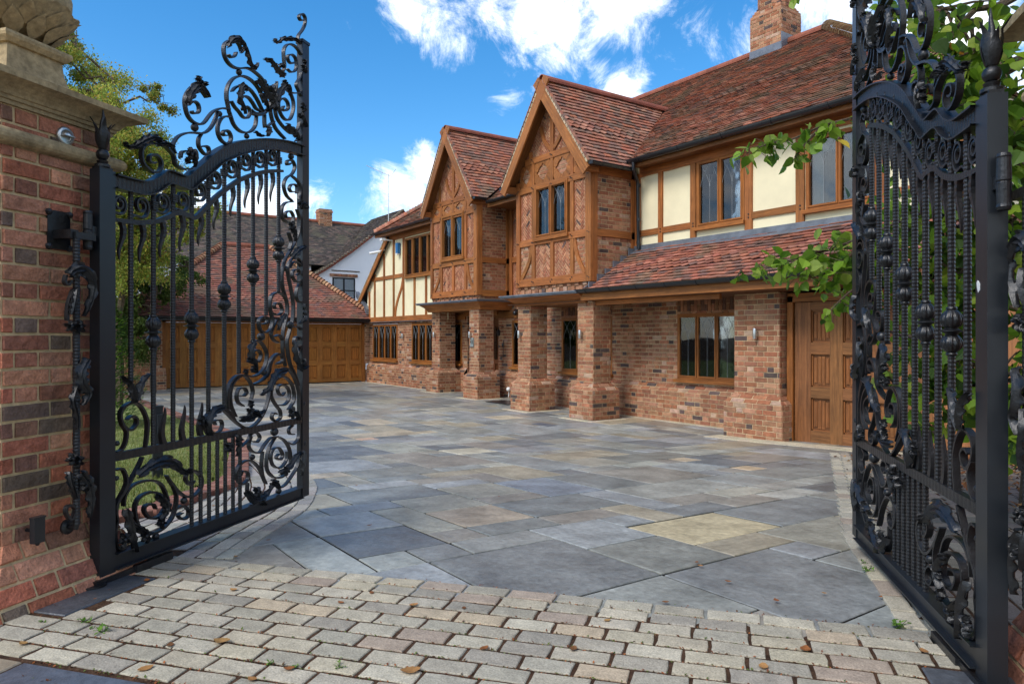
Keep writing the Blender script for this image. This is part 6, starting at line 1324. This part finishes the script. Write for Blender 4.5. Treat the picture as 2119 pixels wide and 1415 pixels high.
# ---- the big lime tree on the right with leaves hanging into the picture
GL = [(0.156, 0.275, 0.018), (0.098, 0.2, 0.018), (0.221, 0.338, 0.024), (0.065, 0.131, 0.018), (0.273, 0.362, 0.036), (0.046, 0.094, 0.014), (0.13, 0.237, 0.024)]
tb = W(3.85, 5.0); lime = empty('lime_tree', (tb.x, tb.y, .3), 'tall tree with large green heart-shaped leaves overhanging the right gate', 'tree')
m = MB(); m.tube([(tb.x, tb.y, .2), (tb.x+.05, tb.y, 1.5), (tb.x, tb.y+.05, 3), (tb.x-.02, tb.y+.05, 5.5)], [.24, .2, .19, .16], 14); m.build('trunk', BARK, lime, smooth=True)
bm_, lm = MB(), MB()
def spray(pts, nl, size, r=.10, r0=.012, down=.4, bright=None):
    size *= .84; nl = int(nl*1.35)
    P_ = [Vector(cp(*p, 0)[:3]) for p in pts]; Q = [Vector(q) for q in cmr(P_, k=5)]; bm_.tube(Q, [r0*(1-.8*i/(len(Q)-1)) for i in range(len(Q))], 5)
    for i in range(nl):
        t = rnd(.04, 1); q = Q[min(len(Q)-1, int(t*(len(Q)-1)))]; o = q+Vector((random.gauss(0, 1), random.gauss(0, 1), random.gauss(-.2, .8)))*r
        lo = o-Vector((0, 0, .01)); bm_.tube([q, (q+lo)/2+Vector((0, 0, .01)), lo], .0018, 3, cap=False); putleaf(lm, lo, size*rnd(.55, 1.15), jit(random.choice(bright or GL), .18), 'heart', down)
BR_ = [(0.192, 0.336, 0.024), (0.24, 0.381, 0.036), (0.156, 0.28, 0.024), (0.288, 0.381, 0.06), (0.12, 0.224, 0.024)]
spray([(1900, 180, 4.6), (1790, 235, 4.6), (1700, 262, 4.6), (1640, 288, 4.6), (1585, 300, 4.6), (1545, 318, 4.6)], 62, .092, .045, bright=BR_)
spray([(1700, 262, 4.6), (1665, 300, 4.6), (1640, 335, 4.6)], 22, .085, .035, bright=BR_)
spray([(1960, 420, 4.9), (1860, 460, 4.9), (1760, 500, 4.9), (1690, 525, 4.9), (1630, 540, 4.9), (1570, 552, 4.9)], 95, .10, .07, bright=BR_)
spray([(1800, 470, 4.9), (1750, 540, 4.9), (1700, 570, 4.9), (1650, 570, 4.9)], 50, .095, .08, bright=BR_)
spray([(1850, 560, 4.8), (1780, 590, 4.8), (1735, 625, 4.8), (1705, 660, 4.8)], 36, .085, .05)
spray([(1535, 560, 4.7), (1525, 572, 4.7)], 3, .07, .01)
spray([(1660, -60, 4.4), (1648, -30, 4.4), (1640, 2, 4.4)], 5, .085, .012, down=1.2, bright=BR_)
spray([(1900, 700, 3.9), (1850, 690, 3.8), (1815, 660, 3.7)], 6, .095, .04, bright=BR_); spray([(1860, 800, 3.9), (1820, 760, 3.8), (1795, 735, 3.7)], 4, .10, .03, bright=BR_)
def mass(px, py, d, rp, n, size, pal=GL, dd=.5):
    c = Vector(cp(px, py, d, 0)[:3]); r = rp/1470*d; tw = []
    for i in range(max(3, n//14)):
        o = c+Vector((rnd(-1, 1), rnd(-1, 1), rnd(-1, 1)))*r*.9; bm_.tube([c+Vector((rnd(-.2, .2), rnd(-.2, .2), rnd(0, .3)))*r, (c+o)/2+Vector((0, 0, .05)), o], [.012, .008, .003], 5); tw.append(o)
    for i in range(n):
        o = random.choice(tw)+Vector((random.gauss(0, 1), random.gauss(0, 1), random.gauss(0, 1)))*r*.35; putleaf(lm, o, size*rnd(.6, 1.2), jit(random.choice(pal), .2), 'heart', dd)
for a in [(1960, 40, 4.6, 90, 90), (2050, 120, 4.4, 100, 120), (1830, 40, 5.0, 40, 18), (1840, 130, 5, 25, 8), (1960, 150, 4.6, 60, 60), (2030, 230, 4.5, 90, 110), (1940, 250, 4.8, 60, 50), (2090, 330, 4.4, 70, 80), (1890, 330, 4.9, 30, 14), (2000, 330, 4.6, 60, 40), (1960, 460, 5, 110, 90), (2080, 480, 4.6, 90, 90), (1860, 500, 5.2, 90, 60), (1990, 580, 4.8, 110, 130), (1880, 620, 5, 70, 55), (2090, 640, 4.5, 90, 90), (1960, 700, 4.8, 90, 90), (2070, 800, 4.4, 80, 70), (1900, 780, 4.9, 50, 26), (1985, 830, 4.7, 70, 40), (1830, 570, 5.2, 60, 36), (2100, 920, 4.2, 50, 30), (1930, 900, 4.6, 30, 10), (1790, 560, 5.0, 50, 30)]:
    mass(a[0], a[1], a[2], a[3], int(a[4]*(1.5 if a[1] < 400 else 2.3)), .088)
mass(2210, 150, 4.6, 160, 120, .11); mass(2250, 600, 4.6, 160, 120, .11); mass(1985, 395, 4.5, 14, 2, .12, [(.55, .22, .03)]); mass(1800, 250, 4.6, 8, 2, .08, [(.5, .35, .04)])
spray([(1960, 95, 4.5), (1955, 105, 4.4)], 2, .13, .02, bright=[(.55, .23, .03)]); spray([(1737, 285, 4.5), (1733, 290, 4.5)], 1, .1, .005, bright=[(.6, .42, .05)])
for a, b in (((2010, 40, 4.7), (1960, 400, 5)), ((2080, 300, 4.6), (1900, 560, 5)), ((2060, 600, 4.6), (1930, 880, 4.7)), ((1990, 640, 4.8), (2040, 960, 4.4)), ((1980, 300, 4.8), (1850, 40, 5.0))):
    pa, pb = Vector(cp(*a, 0)[:3]), Vector(cp(*b, 0)[:3]); branchy(bm_, pa, pb, .014, .006, 8, .05)
for a in ((1980, 60, 4.6), (2010, 300, 4.6), (1990, 560, 4.8), (1900, 180, 4.6), (1960, 420, 4.9)):
    pa = Vector((tb.x, tb.y, 2.2+rnd(0, 2))); branchy(bm_, pa, Vector(cp(*a, 0)[:3]), .05, .015, 6, .08)
bm_.build('branches', BARK, lime); lm.build('foliage', LEAFM, lime)
# ---- boarded fence behind the right gate
fe = empty('boarded_fence', (-2, 8.6, .1), 'orange-brown upright boarded fence behind the right gate and leaves', 'fence')
m = MB(); x = -3.9; i = 0
while x < 2.5: m.beam((x+.06, 8.62, gz(x, 8.6)), (x+.06, 8.62, 1.98+rnd(-.01, .01)), .125, .02, FN, jit((.34, .135, .045), .14)); x += .122
m.build('boards', FENCE, fe); m = MB()
for z in (.62, 1.6): m.beam((-3.9, 8.60, z), (2.5, 8.60, z), .09, .03, FN, (.30, .12, .04))
m.build('rails', FENCE, fe)
m = MB(); x = -34
while x < -22.5: m.beam((x, 1.2, 0), (x, 1.2, 1.55), .14, .02, FN, jit((.09, .055, .035), .2)); x += .145
fb = m.build('boards', FENCE, None); tag(fb, 'low dark brown board fence left of the garage behind the shrub', 'fence'); fb.name = 'dark_fence'
# ---- litter and weeds
DL = [(.30, .11, .035), (.24, .09, .03), (.34, .17, .06), (.18, .075, .03), (.36, .20, .07)]
m = MB()
for i in range(4200):
    p, q = rnd(3.95, 7.5), rnd(.4, 6.5)
    if p < 4.6 and random.random() > .12: continue
    X, Y = wpq(p, q); putleaf(m, GP(X, Y, .02+rnd(0, .02)), rnd(.03, .07), jit(random.choice(DL+[(.08, .04, .02)]), .25), 's', 0, Vector((0, 0, 2)))
lo2 = m.build('leaf_litter', DRY); tag(lo2, 'brown dead leaves covering the ground behind the right gate', 'leaf litter'); lo2['kind'] = 'stuff'
def gr(px, py):
    z = .2
    for _ in range(40):
        d = (1.49-z)*1470/(py-696); z = .5*z+.5*.33*min(1, max(0, (10.5-d)/6.9))
    v = W((px-1059.5)/1470*d, d); return v.x, v.y
FLL = [(475, 1335, .085), (285, 1395, .07), (490, 1225, .05), (865, 1255, .05), (870, 1393, .09), (770, 1232, .04), (352, 1345, .05), (1665, 1355, .07), (145, 1218, .08), (305, 1205, .05), (285, 1138, .075), (55, 1340, .05), (1440, 1165, .035), (1455, 1172, .04), (770, 1090, .045), (485, 1152, .035), (735, 1007, .03), (1030, 1030, .03), (925, 905, .035), (850, 935, .04), (905, 940, .03), (530, 1415, .05), (610, 1390, .05), (1190, 1345, .05), (1480, 1015, .04), (1370, 1250, .04), (1580, 1380, .06), (1250, 1290, .04), (700, 1250, .04), (1010, 1345, .05), (220, 1135, .05), (1500, 1205, .04), (1610, 1250, .045), (1700, 1230, .03), (960, 1260, .035), (340, 935, .06), (392, 940, .055), (300, 990, .06), (265, 960, .05), (420, 935, .05), (350, 905, .05), (310, 870, .05), (405, 905, .045), (290, 1010, .06), (455, 915, .05), (440, 1050, .04), (560, 1120, .035), (1905, 1350, .05), (1820, 1240, .03), (1120, 955, .03), (1310, 905, .03)]
for i, (px, py, s) in enumerate(FLL):
    X, Y = gr(px, py); lawn = inpoly(X, Y, LAWN); m = MB(); s *= .78; P = GP(X, Y, (.045 if lawn else .012)); a = rnd(0, 6.28); d = Vector((math.cos(a), math.sin(a), 0)); t = Vector((-d.y, d.x, 0)); n = 8; cr_ = rnd(.1, .35); c = jit(random.choice(DL), .2); vs = []
    for k in range(n+1):
        u = k/n; w = s*.32*math.sin(math.pi*min(1, .08+u*.9))*(1+.15*(k % 2)); z = cr_*s*(u-.5)**2*2
        vs += [P+d*s*u-t*w+Z*(z+cr_*w*.9), P+d*s*u+Z*z, P+d*s*u+t*w+Z*(z+cr_*w*.9)]
    m.mesh(vs, [(3*k+j, 3*k+j+1, 3*k+j+4, 3*k+j+3) for k in range(n) for j in (0, 1)], c)
    o = m.build('fallen_leaf', DRY)
    tag(o, 'curled brown leaf fallen on the lawn' if lawn else 'curled orange-brown leaf fallen on the paving', 'leaf', 'leaves fallen on the lawn' if lawn else 'leaves fallen on the paving')
WD = [(175, 1290, .09), (215, 1312, .10), (1795, 1180, .11), (1860, 1300, .12), (700, 1385, .07), (555, 1378, .06), (610, 1385, .05), (190, 1305, .05), (1790, 1165, .06), (90, 1290, .05)]
for i, (px, py, s) in enumerate(WD):
    s *= .72; X, Y = gr(px, py); m = MB(); P = GP(X, Y, .006)
    for k in range(int(8+s*90)):
        a = rnd(0, 6.28); d = Vector((math.cos(a), math.sin(a), rnd(.2, 1))).normalized(); b = P+d*s*rnd(.1, .5); m.tube([P, b], .0012, 3, cap=False, c=(.08, .14, .03)); putleaf(m, b, s*rnd(.18, .4), jit(random.choice([(.12, .25, .03), (.17, .30, .04), (.09, .18, .03)]), .2), 's', -.3, Vector((0, 0, 1)))
    tag(m.build('weed', LEAFS), 'small green weed growing in a joint of the paving', 'weed', 'weeds in the paving joints')
m = MB()
for i in range(3800):     # dirt crumbs and leaf crumbs in the sett joints
    px, py = rnd(60, 1950), rnd(1150, 1415)**1.0; X, Y = gr(px, py); p, q = pq(X, Y)
    if q > .42: continue
    r = round((.40-q)/.107); q = .40-r*.107+rnd(-.006, .006); X, Y = wpq(p, q); putleaf(m, GP(X, Y, .008), rnd(.006, .016), jit(random.choice([(.30, .10, .03), (.16, .06, .03), (.10, .06, .03), (.10, .13, .03)]), .3), 's', 0, Vector((0, 0, 1)))
o = m.build('joint_debris', DRY); tag(o, 'crumbs of dead leaf caught in the joints of the setts', 'debris'); o['kind'] = 'stuff'
m = MB(); m.box((-9.75, 7.2, gz(-9.6, 7.3)+.001), (-9.3, 7.42, gz(-9.6, 7.3)+.006)); tag(m.build('drain_cover', LEAD), 'small dark drain cover in the paving near the brick pillars', 'drain cover')
m = MB(); m.box((-13.6, 8.75, .006), (-12.7, 9.3, .018)); tag(m.build('door_mat', GUT), 'dark door mat on the paving between the porch pillars', 'mat')
scene.render.engine = 'CYCLES'
